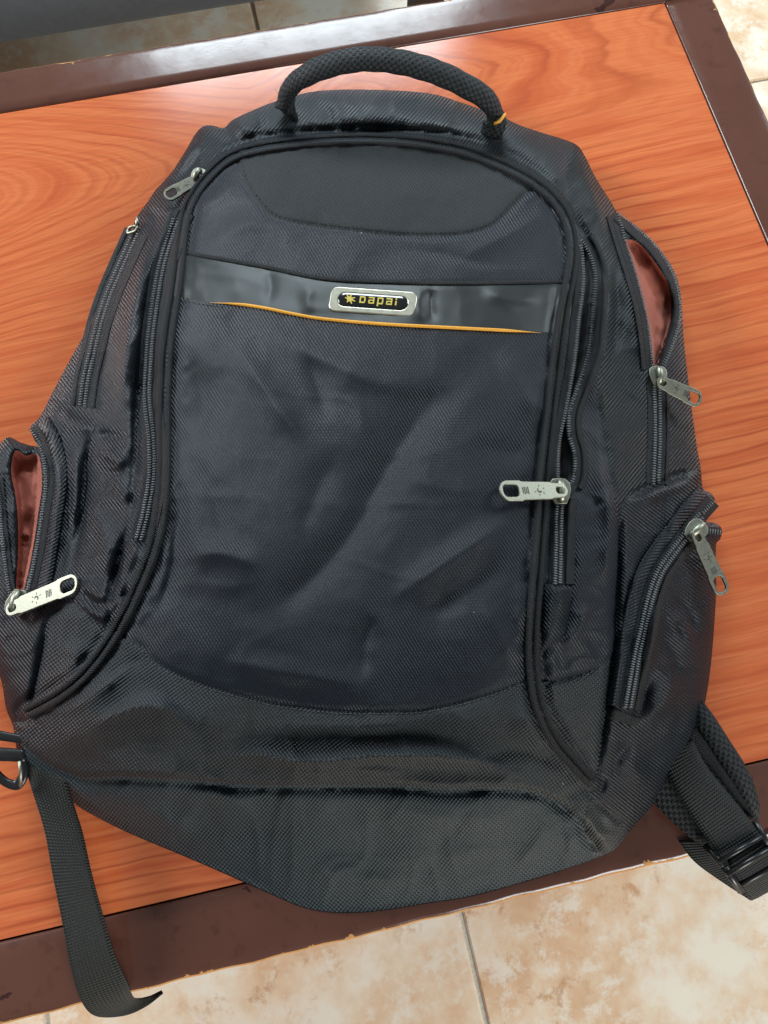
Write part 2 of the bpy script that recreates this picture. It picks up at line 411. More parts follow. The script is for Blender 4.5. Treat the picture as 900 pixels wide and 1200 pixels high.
# ------------------------------------------------------------------ the coffee table
XR, YT, YB, BW = .3671, .5461, -.0575, .0419
XL = -.70
tab = empty('coffee_table', (0, 0, 0), PHI)
tag(tab, 'low coffee table with orange wood-grain laminate top and worn chocolate-brown painted border', 'table')
pn = mesh('tabletop_panel', *box_data(XL + .001, XR - .0012, YB + .0012, YT - .0012, TZ - .018, TZ), M['laminate'], tab, None, False)
def board(x0, y0, x1, y1, wdt):
    """border board from (x0,y0) to (x1,y1) along its inner edge, width to its right-hand side; worn edge outside"""
    d = Vector((x1 - x0, y1 - y0)); L = d.length; d.normalize(); o = Vector((d.y, -d.x))
    n = max(2, int(L / .006)); vs, fs, uv = [], [], []
    prof = [(0, -.020), (0, .0000), (.0012, .0012), (.010, .0012), (.022, .0013), (.034, .0012), (wdt - .003, .0010), (wdt - .0010, .0003), (wdt, -.0014), (wdt, -.024), (wdt - .002, -.026)]
    for i in range(n + 1):
        s = L * i / n; nick = .0005 * math.sin(s * 160 + 2) * math.sin(s * 61)
        for k, (a, z) in enumerate(prof):
            q = Vector((x0, y0)) + d * s + o * (a - (nick if k > 5 else 0))
            vs.append((q.x, q.y, TZ + z)); uv.append((s + x0, wdt - a if k < 8 else .0003 + (TZ * 0 + (-z - .0014)) * .35))
    m = len(prof)
    for i in range(n):
        for k in range(m - 1): fs.append((i * m + k, i * m + k + 1, (i + 1) * m + k + 1, (i + 1) * m + k))
    fs.append(tuple(range(m)))
    fs.append(tuple(n * m + k for k in range(m - 1, -1, -1)))
    return mesh('border_board', vs, fs, M['paint'], tab, uv, True)
board(XR + BW, YT, XL - BW, YT, BW)
board(XL - BW, YB, XR + BW, YB, BW)
def board_r(x, ya, yb_, sgn):
    if sgn > 0: return board(x, ya, x, yb_, BW)
    return board(x, yb_, x, ya, BW)
board_r(XR, YB + .0004, YT - .0004, 1)
board_r(XL, YB + .0004, YT - .0004, -1)
ap = MB()
for (a, b, c, d) in ((XL, XR, YB - .004, YB + .016), (XL, XR, YT - .016, YT + .004), (XL - .004, XL + .016, YB + .016, YT - .016), (XR - .016, XR + .004, YB + .016, YT - .016)):
    ap.add(*box_data(a, b, c, d, TZ - .09, TZ - .022))
ap.build('apron', M['dark_wood'], tab, False)
for x in (XL + .01, XR - .04):
    for y in (YB + .01, YT - .04):
        l = mesh('leg', *box_data(x - .008, x + .042, y - .008, y + .042, 0, TZ - .024), M['dark_wood'], tab, None, False); bevel(l, .004)

# ------------------------------------------------------------------ the seat beyond the table
sf_ = empty('sofa', (0, 0, 0), PHI)
tag(sf_, 'blue-grey upholstered seat with a rounded front edge at the far side of the table', 'sofa')
def rot(px, py, h):
    p = P(px, py, h); c, s = math.cos(PHI), math.sin(PHI); return c * p.x + s * p.y, -s * p.x + c * p.y
sx0, sy0 = rot(0, 38, -.135)
seat = mesh('seat_cushion', *box_data(-1.60, .30, sy0, sy0 + .56, TZ - .17, TZ - .01), M['sofa'], sf_, None, True); bevel(seat, .045, 8)
bk = mesh('shading_backrest', *box_data(-1.60, .30, sy0 + .565, sy0 + .70, .02, .82), M['sofa'], sf_, None, True); bevel(bk, .05, 6)  # unseen back, carried down to the floor to shut light out below
for x in (-1.52, .24):
    for y in (sy0 + .10, sy0 + .50):
        l = mesh('leg', *box_data(x, x + .04, y, y + .04, 0, TZ - .168), M['dark_wood'], sf_, None, False)

# ------------------------------------------------------------------ backpack: traced lines (photograph pixels)
SIL = [(36,500),(47,488),(60,463),(80,425),(100,390),(110,373),(133,327),(150,283),(160,255),(172,238),(182,223),(200,203),(216,179),(229,157),(238,148),(249,147),(262,150),(272,141),(290,132),(325,118),(370,107),(430,105),(500,109),(540,120),(588,137),(610,147),(640,157),(660,163),(676,170),(685,182),(698,208),(715,235),(726,252),
       (747,266),(767,285),(787,312),(796,335),(799,360),(801,395),(806,440),(812,490),(817,525),(821,548),(824,573),(832,577),(838,587),(830,601),(826,610),(838,613),(846,620),(844,632),(839,640),(839,700),(833,780),(824,834),(812,875),(790,910),(765,943),(740,972),(722,994),(700,1005),(650,1022),(600,1037),(550,1050),(500,1058),(450,1066),(410,1069),(376,1067),(348,1060),(318,1047),(286,1033),(250,1017),(215,1002),(150,975),(100,950),(75,932),(40,907),(24,893),(18,870),(15,850),(7,830),(2,800),(-8,770),(-16,720),(-20,650),(-20,600),(-14,550),(-6,528),(3,517),(11,512),(25,519),(44,525),(39,513)]
PIPE = [(33,835),(66,817),(98,792),(126,757),(147,721),(164,684),(178,648),(187,612),(192,567),(193,520),(193,467),(197,400),(207,333),(216,262),(224,236),(240,212),(267,187),(300,175),(367,166),(439,164),(500,169),(556,181),(611,205),(644,228),(663,254),(671,290),(667,330),(659,370),(651,430),(643,500),(637,560),(633,620),(628,680),(624,735),(624,785),(632,830),(650,868),(672,894),(694,917)]
BSEAM = [(24,858),(32,876),(55,894),(78,905),(100,911),(150,910),(240,915),(300,920),(450,920),(525,924),(575,922),(615,925),(650,936),(675,952),(690,972),(712,1001)]
TOPS = [(278,178),(284,208),(300,234),(322,255),(367,265),(433,273),(489,277),(544,275),(578,264),(600,243),(622,222),(634,214)]
BAND_T = [(205,295),(217,297),(311,314),(383,328),(467,332),(544,333),(620,332),(675,331)]
BAND_B = [(200,346),(210,348),(250,355),(311,361),(378,374),(439,379),(511,382),(589,386),(653,390),(665,391)]
FSEAM = [(138,739),(150,749),(168,760),(180,774),(210,791),(252,806),(300,819),(340,827),(400,833),(450,833),(500,831),(550,820),(600,803),(615,797),(634,796)]
S = {k: crom(v, 3.2) for k, v in dict(PIPE=PIPE, BSEAM=BSEAM, TOPS=TOPS, BAND_T=BAND_T, BAND_B=BAND_B, FSEAM=FSEAM).items()}
S['SIL'] = crom(SIL, 3.2, True)

def seg_dist(poly, U, V):
    """distance of raster points to a polyline, and where along it (0..1) the nearest point lies"""
    best = np.full(U.shape, 1e9); par = np.zeros(U.shape)
    n = len(poly) - 1
    for i in range(n):
        a, b = poly[i], poly[i + 1]; d = b - a; L = d @ d + 1e-9
        t = np.clip(((U - a[0]) * d[0] + (V - a[1]) * d[1]) / L, 0, 1)
        q = (U - a[0] - t * d[0]) ** 2 + (V - a[1] - t * d[1]) ** 2
        m = q < best; best[m] = q[m]; par[m] = (i + t[m]) / n
    return np.sqrt(best), par
def inside(poly, U, V):
    U = np.asarray(U, float); V = np.asarray(V, float)
    c = np.zeros(U.shape, bool); n = len(poly)
    for i in range(n):
        x1, y1 = poly[i][0], poly[i][1]; x2, y2 = poly[(i + 1) % n][0], poly[(i + 1) % n][1]
        if y1 == y2: continue
        m = ((y1 > V) != (y2 > V)) & (U < (x2 - x1) * (V - y1) / (y2 - y1) + x1)
        c ^= m
    return c

# ------------------------------------------------------------------ backpack: height of the cloth above the table
RS = 2.0; U0, V0, NU, NV = -60, 60, 490, 540
gu = U0 + RS * np.arange(NU); gv = V0 + RS * np.arange(NV)
GU, GV = np.meshgrid(gu, gv)
CTRL = [  # px, py, height in mm
 (430,105,36),(325,118,34),(540,120,36),(588,137,34),(246,147,30),(200,203,28),(150,283,26),(110,373,26),(60,463,28),(36,500,30),(668,170,34),(700,210,30),(726,252,26),(787,312,30),(800,380,28),(812,490,30),(824,573,34),
 (839,640,36),(839,700,34),(833,780,32),(812,875,26),(765,943,20),(722,994,18),(650,1022,12),(550,1050,8),(450,1066,6),(370,1068,6),(255,1017,8),(150,975,14),(75,932,24),(24,893,32),(15,850,34),(2,800,34),(-16,720,34),(-20,620,34),(-6,528,34),(44,525,34),
 (440,125,52),(300,140,46),(600,160,50),(660,200,48),(240,190,44),
 (440,152,54),(440,175,66),(300,190,64),(600,215,66),(235,250,64),(660,280,68),
 (440,300,90),(300,310,84),(600,320,86),(440,450,106),(250,450,98),(620,450,98),(440,600,116),(240,600,108),(600,600,108),(440,750,120),(250,750,112),(590,750,112),(430,850,114),(220,840,102),(620,840,100),
 (100,880,72),(60,870,58),(200,905,86),(350,912,92),(450,912,92),(600,918,84),(670,940,58),(690,925,58),
 (450,990,48),(300,980,42),(600,990,40),(200,960,40),(120,930,44),(680,985,34),
 (150,700,92),(180,600,96),(140,600,78),(110,600,66),(150,450,66),(120,450,48),(110,540,60),(170,400,78),(180,330,66),(150,330,46),(60,600,50),(60,700,58),(90,780,76),(40,800,52),(20,650,42),(80,500,46),
 (690,450,80),(700,600,88),(680,700,96),(660,800,92),(720,330,60),(740,450,62),(760,560,62),(740,650,72),(740,750,72),(720,850,66),(700,900,60),(790,560,48),(790,650,58),(800,760,54),(780,850,46),(740,920,42),(790,450,40),(735,250,34),(760,350,48),(690,240,50)]
C = np.array(CTRL, float)
def tps(x, y):
    r2 = x * x + y * y + 1e-9
    return r2 * np.log(r2) * .5
cx, cy = C[:, 0] / 1000, C[:, 1] / 1000
K = tps(cx[:, None] - cx[None], cy[:, None] - cy[None]) + 2.5e-4 * np.eye(len(C))
Pm = np.c_[np.ones(len(C)), cx, cy]
A = np.block([[K, Pm], [Pm.T, np.zeros((3, 3))]])
sol = np.linalg.solve(A, np.r_[C[:, 2] / 1000, 0, 0, 0])
Hh = sol[-3] + sol[-2] * GU / 1000 + sol[-1] * GV / 1000
for i in range(len(C)): Hh = Hh + sol[i] * tps(GU / 1000 - cx[i], GV / 1000 - cy[i])

def sstep(x): x = np.clip(x, 0, 1); return x * x * (3 - 2 * x)
def crease(pts, mm, w, taper=.34, side=None, step=6):
    """raised (mm>0) or sunk soft line along pts"""
    global Hh
    poly = crom(pts, step) if len(pts) > 2 else lin(pts, step)
    x0, x1 = poly[:, 0].min() - 3 * w, poly[:, 0].max() + 3 * w; y0, y1 = poly[:, 1].min() - 3 * w, poly[:, 1].max() + 3 * w
    i0, i1 = max(0, int((x0 - U0) / RS)), min(NU, int((x1 - U0) / RS) + 2); j0, j1 = max(0, int((y0 - V0) / RS)), min(NV, int((y1 - V0) / RS) + 2)
    if i0 >= i1 or j0 >= j1: return
    d, t = seg_dist(poly, GU[j0:j1, i0:i1], GV[j0:j1, i0:i1])
    k = .55 * np.exp(-(d / w) ** 2) + .45 / (1 + (d / (w * .45)) ** 2) * np.exp(-(d / (2.2 * w)) ** 2)
    if taper: k = k * sstep(t / taper) * sstep((1 - t) / taper)
    Hh[j0:j1, i0:i1] += mm / 1000 * k
def signed(poly):
    pc = np.vstack([poly, poly[:1]])
    d, _ = seg_dist(pc, GU, GV)
    return np.where(inside(poly, GU, GV), d, -d)
FRONT = np.vstack([S['PIPE'], lin([(694,917),(650,936)], 6)[1:], S['BSEAM'][::-1][18:-4]])
sdF = signed(FRONT[::2])
Hh += .0045 * sstep((sdF + 4) / 9) - .0045            # the pocket stands proud of what lies behind it

# soft ground-swell of the cloth
def fbm(cell, seed, ax=1.0, ay=1.0):
    r = np.random.default_rng(seed); nx, ny = int(NU * RS / cell / ax) + 4, int(NV * RS / cell / ay) + 4
    g = r.standard_normal((ny, nx))
    x = (GU - U0) / cell / ax; y = (GV - V0) / cell / ay
    i, j = x.astype(int), y.astype(int); fx, fy = sstep(x - i), sstep(y - j)
    return (g[j, i] * (1 - fx) + g[j, i + 1] * fx) * (1 - fy) + (g[j + 1, i] * (1 - fx) + g[j + 1, i + 1] * fx) * fy
Hh += .0008 * fbm(70, 3) + .00035 * fbm(34, 4) + .00012 * fbm(15, 5)
def ridged(cell, seed, ax=1, ay=1, rotd=0):
    n_1 = fbm(cell, seed, ax, ay) + .4 * fbm(cell * .5, seed + 9, ax, ay)
    return np.clip(1 - np.abs(n_1) * 1.6, 0, 1) ** 1.6
dpF, _t = seg_dist(S['PIPE'][::3], GU, GV)
front_w = sstep(sdF / 30)                                            # calm front, busier flanks
low_w = sstep((GV - 790) / 60)
busy = np.clip(1 - front_w * (1 - .55 * low_w), 0.0, 1)
Hh += busy * (.0016 * ridged(58, 21, .8, 1.6) + .0009 * ridged(30, 33, 1.3, .8) - .0012 * ridged(75, 40, 1, 1.5))
Hh += front_w * (.0005 * ridged(90, 51, 1.2, .8) + .0002 * ridged(45, 61))
edge_ = np.exp(-((dpF - 14) / 14) ** 2)                               # puckers that run out from the piping
Hh += edge_ * .00035 * fbm(9, 71)

FOLDS = [
 # front panel
 ([(262,395),(290,425),(325,475),(362,530)],5.0,19),([(300,385),(400,430),(470,452),(540,448)],3.5,20),
 ([(545,430),(510,465),(455,545),(400,640),(330,705),(262,735)],-7.0,30),([(400,520),(370,580),(350,640)],-3.5,24),
 ([(612,598),(570,628),(510,668),(450,708)],5.0,17),([(600,650),(545,690),(480,728)],-4.5,20),([(440,715),(425,760),(430,800)],-3,16),
 ([(212,655),(260,648),(318,668)],4.0,16),([(205,530),(235,552),(255,600),(262,650)],-2.5,14),([(214,560),(207,620),(192,690),(182,730)],-3.5,12),
 ([(580,410),(610,455),(636,500)],3.5,15),([(250,770),(340,790),(430,800)],2.5,15),([(560,700),(590,750),(600,790)],2.5,14),
 ([(222,400),(238,470),(232,530)],-2,14),([(350,400),(372,450),(385,500)],-2.4,12),([(540,520),(600,530),(632,520)],-2.0,16),([(470,560),(540,575),(580,570)],1.6,14),
 ([(600,600),(622,640),(612,720),(606,780)],2.2,9),([(198,610),(196,660),(180,715)],2.0,7),
 # upper part
 ([(225,250),(262,226),(282,206)],2.5,10),([(240,285),(300,262),(360,285)],1.8,12),([(540,300),(610,268),(645,245)],2.4,13),([(440,290),(520,298),(600,318)],-1.6,9),
 ([(313,314),(318,335),(313,360)],-1.6,8),([(508,335),(504,356),(508,380)],-2.6,7),([(494,335),(490,358),(493,380)],1.8,8),([(560,340),(600,350),(640,350)],2.2,10),([(370,335),(360,350),(366,368)],1.5,9),([(230,305),(226,325),(232,345)],1.2,10),
 # around the top
 ([(236,204),(262,176),(310,160),(430,152),(520,156),(590,176),(640,206),(668,240)],-6.0,8),
 ([(300,128),(306,146),(302,166)],-1.6,4),([(585,143),(592,160),(604,172)],-1.6,5),([(655,165),(668,186),(664,220),(676,246)],-4,7),([(680,182),(690,215),(702,250),(712,300)],3.4,9),
 ([(250,150),(245,170),(215,205),(188,240)],-4.5,9),([(232,160),(215,188),(196,212)],3.0,8),([(270,146),(290,150),(298,160)],2,8),
 ([(330,122),(350,140),(352,152)],-1.4,5),([(366,112),(386,132),(380,148)],-1.2,6),([(520,118),(530,136),(552,158)],-1.4,6),
 # left side
 ([(222,232),(200,275),(180,330),(170,400),(163,470),(160,540),(153,610)],-5.5,7),([(178,262),(166,320),(152,380),(145,440),(140,500)],5.0,10),([(150,300),(132,370),(120,430),(108,480)],-2.4,6),
 ([(172,240),(182,256),(176,280)],-3,7),([(62,466),(90,484),(114,494)],-1.8,4),([(60,478),(90,498),(118,506)],2.0,7),
 ([(106,506),(101,540),(96,600),(86,660)],-4.2,6),([(66,520),(80,570),(78,630),(64,690)],-2.5,6),([(82,520),(90,560),(87,620)],2.6,7),
 ([(118,524),(134,538),(152,545)],3.6,9),([(110,512),(130,510),(150,520)],-3.0,7),([(128,560),(144,575),(154,590)],2.6,7),([(108,590),(122,630),(128,680)],2.4,10),([(152,612),(140,650),(133,690),(126,712)],-4.0,5),
 ([(92,690),(108,706),(128,714)],-2.6,4),([(96,682),(112,697),(130,702)],2.0,4),([(88,700),(102,716),(124,728)],1.8,4),([(84,704),(105,722),(130,742)],-1.6,4),
 ([(56,726),(50,760),(42,800),(34,832)],-3.2,5),([(90,745),(80,790),(66,806)],2.5,12),
 # bottom front
 ([(60,884),(100,852),(140,834),(180,828),(215,846),(236,876)],4.5,14),([(115,888),(150,872),(190,874),(214,892)],-3.2,14),([(225,893),(290,884),(360,893),(450,886),(540,889),(590,902),(640,924)],7.0,8),
 ([(240,872),(330,866),(430,866),(540,866),(620,884)],-2.0,12),([(100,856),(150,832),(190,828),(222,846)],2.5,7),([(300,900),(360,906),(430,903),(500,906)],2.0,5),([(430,1000),(520,1000),(600,990)],2.4,18),([(210,940),(240,930),(300,945)],2.2,10),([(120,800),(150,778),(175,770)],-2.5,8),([(60,840),(100,822),(140,790),(165,762)],2.6,7),([(80,866),(120,838),(160,806)],-3.4,8),
 ([(560,890),(600,880),(640,890),(668,916)],-3.2,9),([(640,800),(648,840),(668,880)],-1.0,8),([(606,815),(620,850),(648,886)],2.5,9),([(300,850),(400,852),(520,846)],1.6,12),
 # bottom panel
 ([(170,930),(230,960),(290,975),(380,960)],-3.0,16),([(240,935),(215,960),(205,985)],2.0,10),([(420,940),(520,960),(620,955)],3.0,16),([(560,940),(520,985),(500,1030)],-2.4,14),([(640,955),(628,990),(600,1020)],2.2,10),([(330,1000),(420,1030),(520,1030)],2.6,16),
 ([(675,955),(684,985),(700,998)],-3.2,6),([(668,940),(676,968),(672,1000)],2.4,8),([(100,920),(160,945),(240,980)],2,12),
 # right side
 ([(676,260),(692,290),(704,330),(700,390),(690,440)],-4.0,7),([(714,300),(722,340),(722,390),(712,440)],-4.6,6),([(700,300),(711,345),(708,400),(698,450),(702,500)],4.2,8),
 ([(725,300),(742,350),(750,400),(752,450)],2.4,9),([(690,520),(704,560),(715,600),(712,650),(700,700)],3.8,12),([(722,560),(726,600),(724,660),(720,700),(719,770)],-3.4,5),
 ([(675,600),(672,650),(664,720),(655,770)],-3.0,6),([(686,575),(700,590),(712,590)],-2.0,6),([(690,700),(676,740),(650,760)],2.4,9),
 ([(733,583),(770,566),(820,548)],-1.8,3),([(735,592),(775,578),(822,560)],1.5,5),([(728,720),(716,790),(706,860),(697,912)],-3.6,5),
 ([(770,700),(765,750),(752,800)],4.2,7),([(762,790),(750,830),(736,850)],-3.5,7),([(785,690),(806,715),(822,750)],-2.2,6),([(776,710),(800,736),(816,770)],2.4,6),([(770,740),(790,765),(800,800)],-2.0,6),
 ([(760,850),(780,820),(800,780)],2.6,14),([(715,880),(740,900),(760,925)],2.5,12),([(742,860),(722,895),(714,930)],-2.5,9),([(800,560),(814,555),(822,566)],1.2,6),
 ([(690,932),(715,952),(736,972)],-2.0,3),
]
for f in FOLDS:
    x_ = np.mean([q[0] for q in f[0]]); y_ = np.mean([q[1] for q in f[0]])
    g_ = 1.0 if 210 < x_ < 640 and 260 < y_ < 800 else 1.7
    crease(f[0], f[1] * g_ * (.80 if (g_ > 1.5 and f[1] < 0) else 1.0 if g_ < 1.5 else 1.1), f[2] * (1.25 if g_ > 1.5 else 1))
for sm in ([(130,742),(128,700),(142,650),(152,610),(158,540),(161,470),(168,400),(178,330),(198,275),(224,236)],
           [(719,770),(724,700),(725,640),(720,580),(705,500),(700,450),(712,400),(714,345),(704,310),(688,275),(668,250)],
           [(697,912),(706,860),(718,795),(722,740),(725,660),(728,600),(733,583)],[(733,583),(770,566),(821,548)],[(60,463),(85,474),(114,490)],
           [(108,510),(101,545),(95,600),(86,660),(82,704),(58,724),(50,762),(42,800),(33,833)],[(84,704),(106,722),(130,742)],[(634,801),(655,797),(690,787),(720,769)]):
    crease(sm, -2.6, 4.0, .04)
for k, mm, w in (('FSEAM', -1.5, 3.0), ('BAND_T', -1.0, 2.6), ('TOPS', -1.5, 2.8), ('BSEAM', -2.0, 3.0)):
    poly = S[k]; d, t = seg_dist(poly[::2], GU, GV); Hh += mm / 1000 * np.exp(-(d / w) ** 2)
d, t = seg_dist(S['BSEAM'][::2], GU, GV)
below = inside(np.vstack([S['BSEAM'], [(712, 1150), (-60, 1150), (-60, 858)]]), GU, GV)
sg = np.where(below, -d, d); mixs = sstep((sg + 4.5) / 6)
k_ = sstep(t / .12) * sstep((1 - t) / .02)
Hh += ((1 - mixs) * -.0085 * np.exp(-(d / 10) ** 2) + mixs * .0050 * np.exp(-(d / 14) ** 2)) * k_
dp, tp = seg_dist(S['PIPE'][::2], GU, GV)
Hh += np.where(sdF > 0, -.0014 * np.exp(-((dp - 11) / 4) ** 2), -.0030 * np.exp(-((dp - 12) / 5) ** 2))
# zipper channel in front of the pocket on both flanks
ZL = crom([(212,246),(207,257),(200,278),(193,300),(187,325),(183,350),(178,385),(175,417),(173,467),(178,517),(178,560),(171,602),(167,618),(163,633)], 2.2)
ZRa = crom([(680,288),(682,300),(683,333),(678,373),(672,427),(662,483),(655,517),(653,553),(655,572)], 2.2)
ZRb = crom([(681,282),(690,297),(697,323),(695,367),(690,413),(678,450),(667,483),(667,510),(673,533),(672,560),(661,576)], 2.2)
ZRc = crom([(658,582),(655,600),(654,640),(653,684)], 2.2)
ZSl = crom([(160,272),(142,312),(128,345),(117,378),(108,415),(101,445),(97,476)], 2.2)
ZSa = crom([(723,250),(733,283),(747,327),(757,367),(762,400),(765,432)], 2.2)
ZSb = crom([(725,250),(747,269),(767,287),(784,311),(795,342),(796,373),(788,403),(776,432)], 2.2)
ZSc = crom([(769,450),(770,480),(770,520),(768,567)], 2.2)
ZPr = crom([(836,587),(821,604),(802,629),(786,650),(772,672),(762,700),(754,735),(746,770),(735,830)], 2.2)
ZPb = crom([(844,624),(830,622),(815,622)], 2.2)
ZLa = crom([(36,502),(46,518),(52,540),(54,570),(50,600),(44,640),(37,675),(30,700)], 2.2)
ZLb = crom([(-3,560),(0,600),(4,640),(9,680),(14,704)], 2.2)
for z, mm, w in ((ZL, -2.2, 10), (ZRc, -2.0, 9), (ZSl, -1.2, 8), (ZSc, -1.2, 9), (ZPr, 1.6, 12)):
    d, t = seg_dist(z[::3], GU, GV); Hh += mm / 1000 * np.exp(-(d / w) ** 4)
SLIT = np.vstack([ZRa[:-1], ZRb[::-1]])
LIN_R = crom([(733,282),(747,284),(765,304),(782,330),(790,352),(790,378),(782,404),(771,434),(766,430),(763,400),(757,367),(748,330),(739,300)], 3, True)
LIN_L = crom([(18,528),(30,534),(43,532),(48,545),(49,570),(45,600),(39,640),(32,675),(24,702),(19,690),(21,650),(21,610),(18,580),(13,552)], 3, True)
for poly, mm, e in ((SLIT, -9, 4), (LIN_R, -17, 7), (LIN_L, -16, 7)):
    sd = signed(poly[::2]); Hh += mm / 1000 * sstep((sd + 1) / e)
crease([(752,310),(757,345),(765,380)], 5, 7); crease([(772,330),(768,370),(770,410)], -3, 6); crease([(781,372),(772,392),(769,420)], 4, 5)
crease([(28,545),(34,575),(32,620)], 4, 8); crease([(22,560),(40,552)], 3, 4); crease([(34,640),(28,660),(30,680)], 3, 5)
for sd_, sc in ((LIN_R, 3), (LIN_L, 5)):
    m_ = sstep((signed(sd_[::2]) - 2) / 6); Hh += m_ * (.0035 * ridged(22, 80 + sc, .7, 1.8) + .0014 * ridged(10, 90 + sc))
for k in range(7): crease([(24, 628 + 9 * k), (36, 626 + 9 * k)], 1.4, 2.6)
dS = signed(S['SIL'][::2]); Rpx = 20.0                                  # the cloth rolls over towards its outline
q_ = np.clip(1 - np.clip(dS, 0, Rpx) / Rpx, 0, 1)
Hh -= np.minimum(.011, .55 * np.clip(Hh, 0, 1)) * (1 - np.sqrt(np.clip(1 - q_ ** 2, 0, 1)))
Hh = np.maximum(Hh, .003)
def Hs(u, v):
    x = np.clip((np.asarray(u, float) - U0) / RS, 0, NU - 1.001); y = np.clip((np.asarray(v, float) - V0) / RS, 0, NV - 1.001)
    i, j = x.astype(int), y.astype(int); fx, fy = x - i, y - j
    return (Hh[j, i] * (1 - fx) + Hh[j, i + 1] * fx) * (1 - fy) + (Hh[j + 1, i] * (1 - fx) + Hh[j + 1, i + 1] * fx) * fy
PXM = .00047                                  # metres of cloth per pixel, for the weave

# ------------------------------------------------------------------ backpack: cloth panels
YOKE = crom([(240,150),(268,140),(290,126),(325,112),(370,100),(430,98),(500,100),(540,112),(588,130),(612,140),(650,156),(672,170),(664,205),(668,238),(646,214),(604,184),(556,166),(500,158),(439,154),(367,156),(300,164),(262,178),(236,196)], 3.2, True)
def join_poly(*parts): return np.vstack(parts)
pipe = S['PIPE']
def cut(poly, p0, p1):
    a = int(np.argmin(np.hypot(*(poly - p0).T))); b = int(np.argmin(np.hypot(*(poly - p1).T)))
    return poly[a:b + 1] if a <= b else poly[b:a + 1][::-1]
INS = join_poly(S['TOPS'], cut(pipe, (634, 214), (278, 178)))
BAND = join_poly(S['BAND_T'], S['BAND_B'][::-1])
UPPER = join_poly(S['BAND_T'][::-1], cut(pipe, (205, 295), (668, 331))[1:])
LOWER = join_poly(cut(pipe, (140, 735), (200, 346)), S['BAND_B'], cut(pipe, (656, 391), (625, 796)), S['FSEAM'][::-1])
CANV = join_poly(S['FSEAM'], cut(pipe, (625, 796), (694, 917)), lin([(694, 917), (684, 962)], 4)[1:], cut(S['BSEAM'], (684, 962), (26, 862)), lin([(26, 862), (33, 835)], 4)[1:], cut(pipe, (33, 835), (138, 739)))
BASE = join_poly(S['BSEAM'], lin([(712,1001),(740,1030),(600,1110),(300,1110),(0,960),(-10,880),(24,858)], 6)[1:])
TRI_R = crom([(634,801),(655,797),(690,787),(720,769),(718,800),(712,840),(704,880),(696,914),(672,892),(650,866),(633,830)], 3.2, True)
TRI_L = lin([(84,704),(106,722),(130,742),(122,760),(98,791),(66,816),(36,832),(44,790),(55,745),(60,722),(84,704)], 3.2)[:-1]
POCK_R = join_poly(crom([(733,583),(770,566),(821,548)], 3.2), lin([(850,560),(870,800),(740,1010),(736,973),(690,930)], 5), crom([(697,912),(706,860),(718,795),(722,740),(725,660),(726,600),(733,583)], 3.2)[:-1])
POCK_L = join_poly(crom([(60,463),(85,474),(114,490)], 3.2), crom([(108,510),(101,545),(95,600),(86,660),(82,704),(58,724),(50,762),(42,800),(33,833)], 3.2), lin([(20,845),(-40,840),(-40,500),(20,480),(60,463)], 6))
CORNER_R = lin([(690,930),(714,950),(738,975),(760,990),(700,1020),(686,975),(690,930)], 3.2)[:-1]
GUS_L = join_poly(cut(pipe, (224, 236), (126, 757)), crom([(130,742),(128,700),(142,650),(152,610),(158,540),(161,470),(168,400),(178,330),(198,275),(224,236)], 3.2))
GUS_R = join_poly(cut(pipe, (663, 254), (633, 801)), crom([(655,797),(690,787),(719,770),(724,700),(725,640),(720,580),(705,500),(700,450),(712,400),(714,345),(704,310),(688,275),(663,254)], 3.2))
REG = [('left_side_panel', SIL and lin([(-60,1200),(-60,0),(440,0),(440,1200),(-60,1200)], 400), 'twill_side'),
       ('right_side_panel', lin([(440,1200),(440,0),(960,0),(960,1200),(440,1200)], 400), 'twill_right'),
       ('pocket_gusset', GUS_L, 'twill_side'), ('pocket_gusset', GUS_R, 'twill'),
       ('yoke_panel', YOKE, 'twill_yoke'), ('side_pocket', POCK_R, 'twill_pocket'), ('side_pocket', POCK_L, 'twill_side'),
       ('corner_panel', TRI_R, 'canvas'), ('corner_panel', TRI_L, 'canvas'),
       ('base_panel', BASE, 'canvas_lit'), ('lower_front_panel', CANV, 'canvas'), ('corner_tab', CORNER_R, 'twill_yoke'),
       ('front_panel', LOWER, 'twill'), ('upper_front_panel', UPPER, 'twill'), ('top_insert', INS, 'twill_dark'), ('vinyl_band', BAND, 'vinyl'),
       ('slit_inside', SLIT, 'core'), ('pocket_lining', LIN_R, 'lining'), ('pocket_lining', LIN_L, 'lining')]
pts, edges = [], []
occ = np.zeros((1400, 1200), bool)
def mark(x, y):
    i, j = int(y) + 100, int(x) + 100
    if 2 <= i < 1398 and 2 <= j < 1198: occ[i - 2:i + 3, j - 2:j + 3] = True
def add_loop(poly):
    b = len(pts); n = len(poly)
    for p in poly: pts.append(Vector((float(p[0]), float(p[1])))); mark(p[0], p[1])
    for i in range(n): edges.append((b + i, b + (i + 1) % n))
silp = S['SIL']
add_loop(silp)
for nm, poly, mt in REG[2:]: add_loop(poly)
STEP = 3.1
yy = np.arange(90, 1090, STEP); xx = np.arange(-40, 870, STEP)
XX, YY = np.meshgrid(xx, yy); XX = XX + (np.arange(len(yy)) % 2)[:, None] * STEP / 2
XX = XX + rng.uniform(-.35, .35, XX.shape); YY = YY + rng.uniform(-.35, .35, YY.shape)
ok = inside(silp, XX, YY)
for x, y in zip(XX[ok], YY[ok]):
    if not occ[int(y) + 100, int(x) + 100]: pts.append(Vector((float(x), float(y))))
res = delaunay_2d_cdt(pts, edges, [], 0, 1e-4)
vv = np.array([(v.x, v.y) for v in res[0]]); ff = np.array(res[2])
cen = vv[ff].mean(1)
keep = inside(silp, cen[:, 0], cen[:, 1]); ff = ff[keep]; cen = cen[keep]
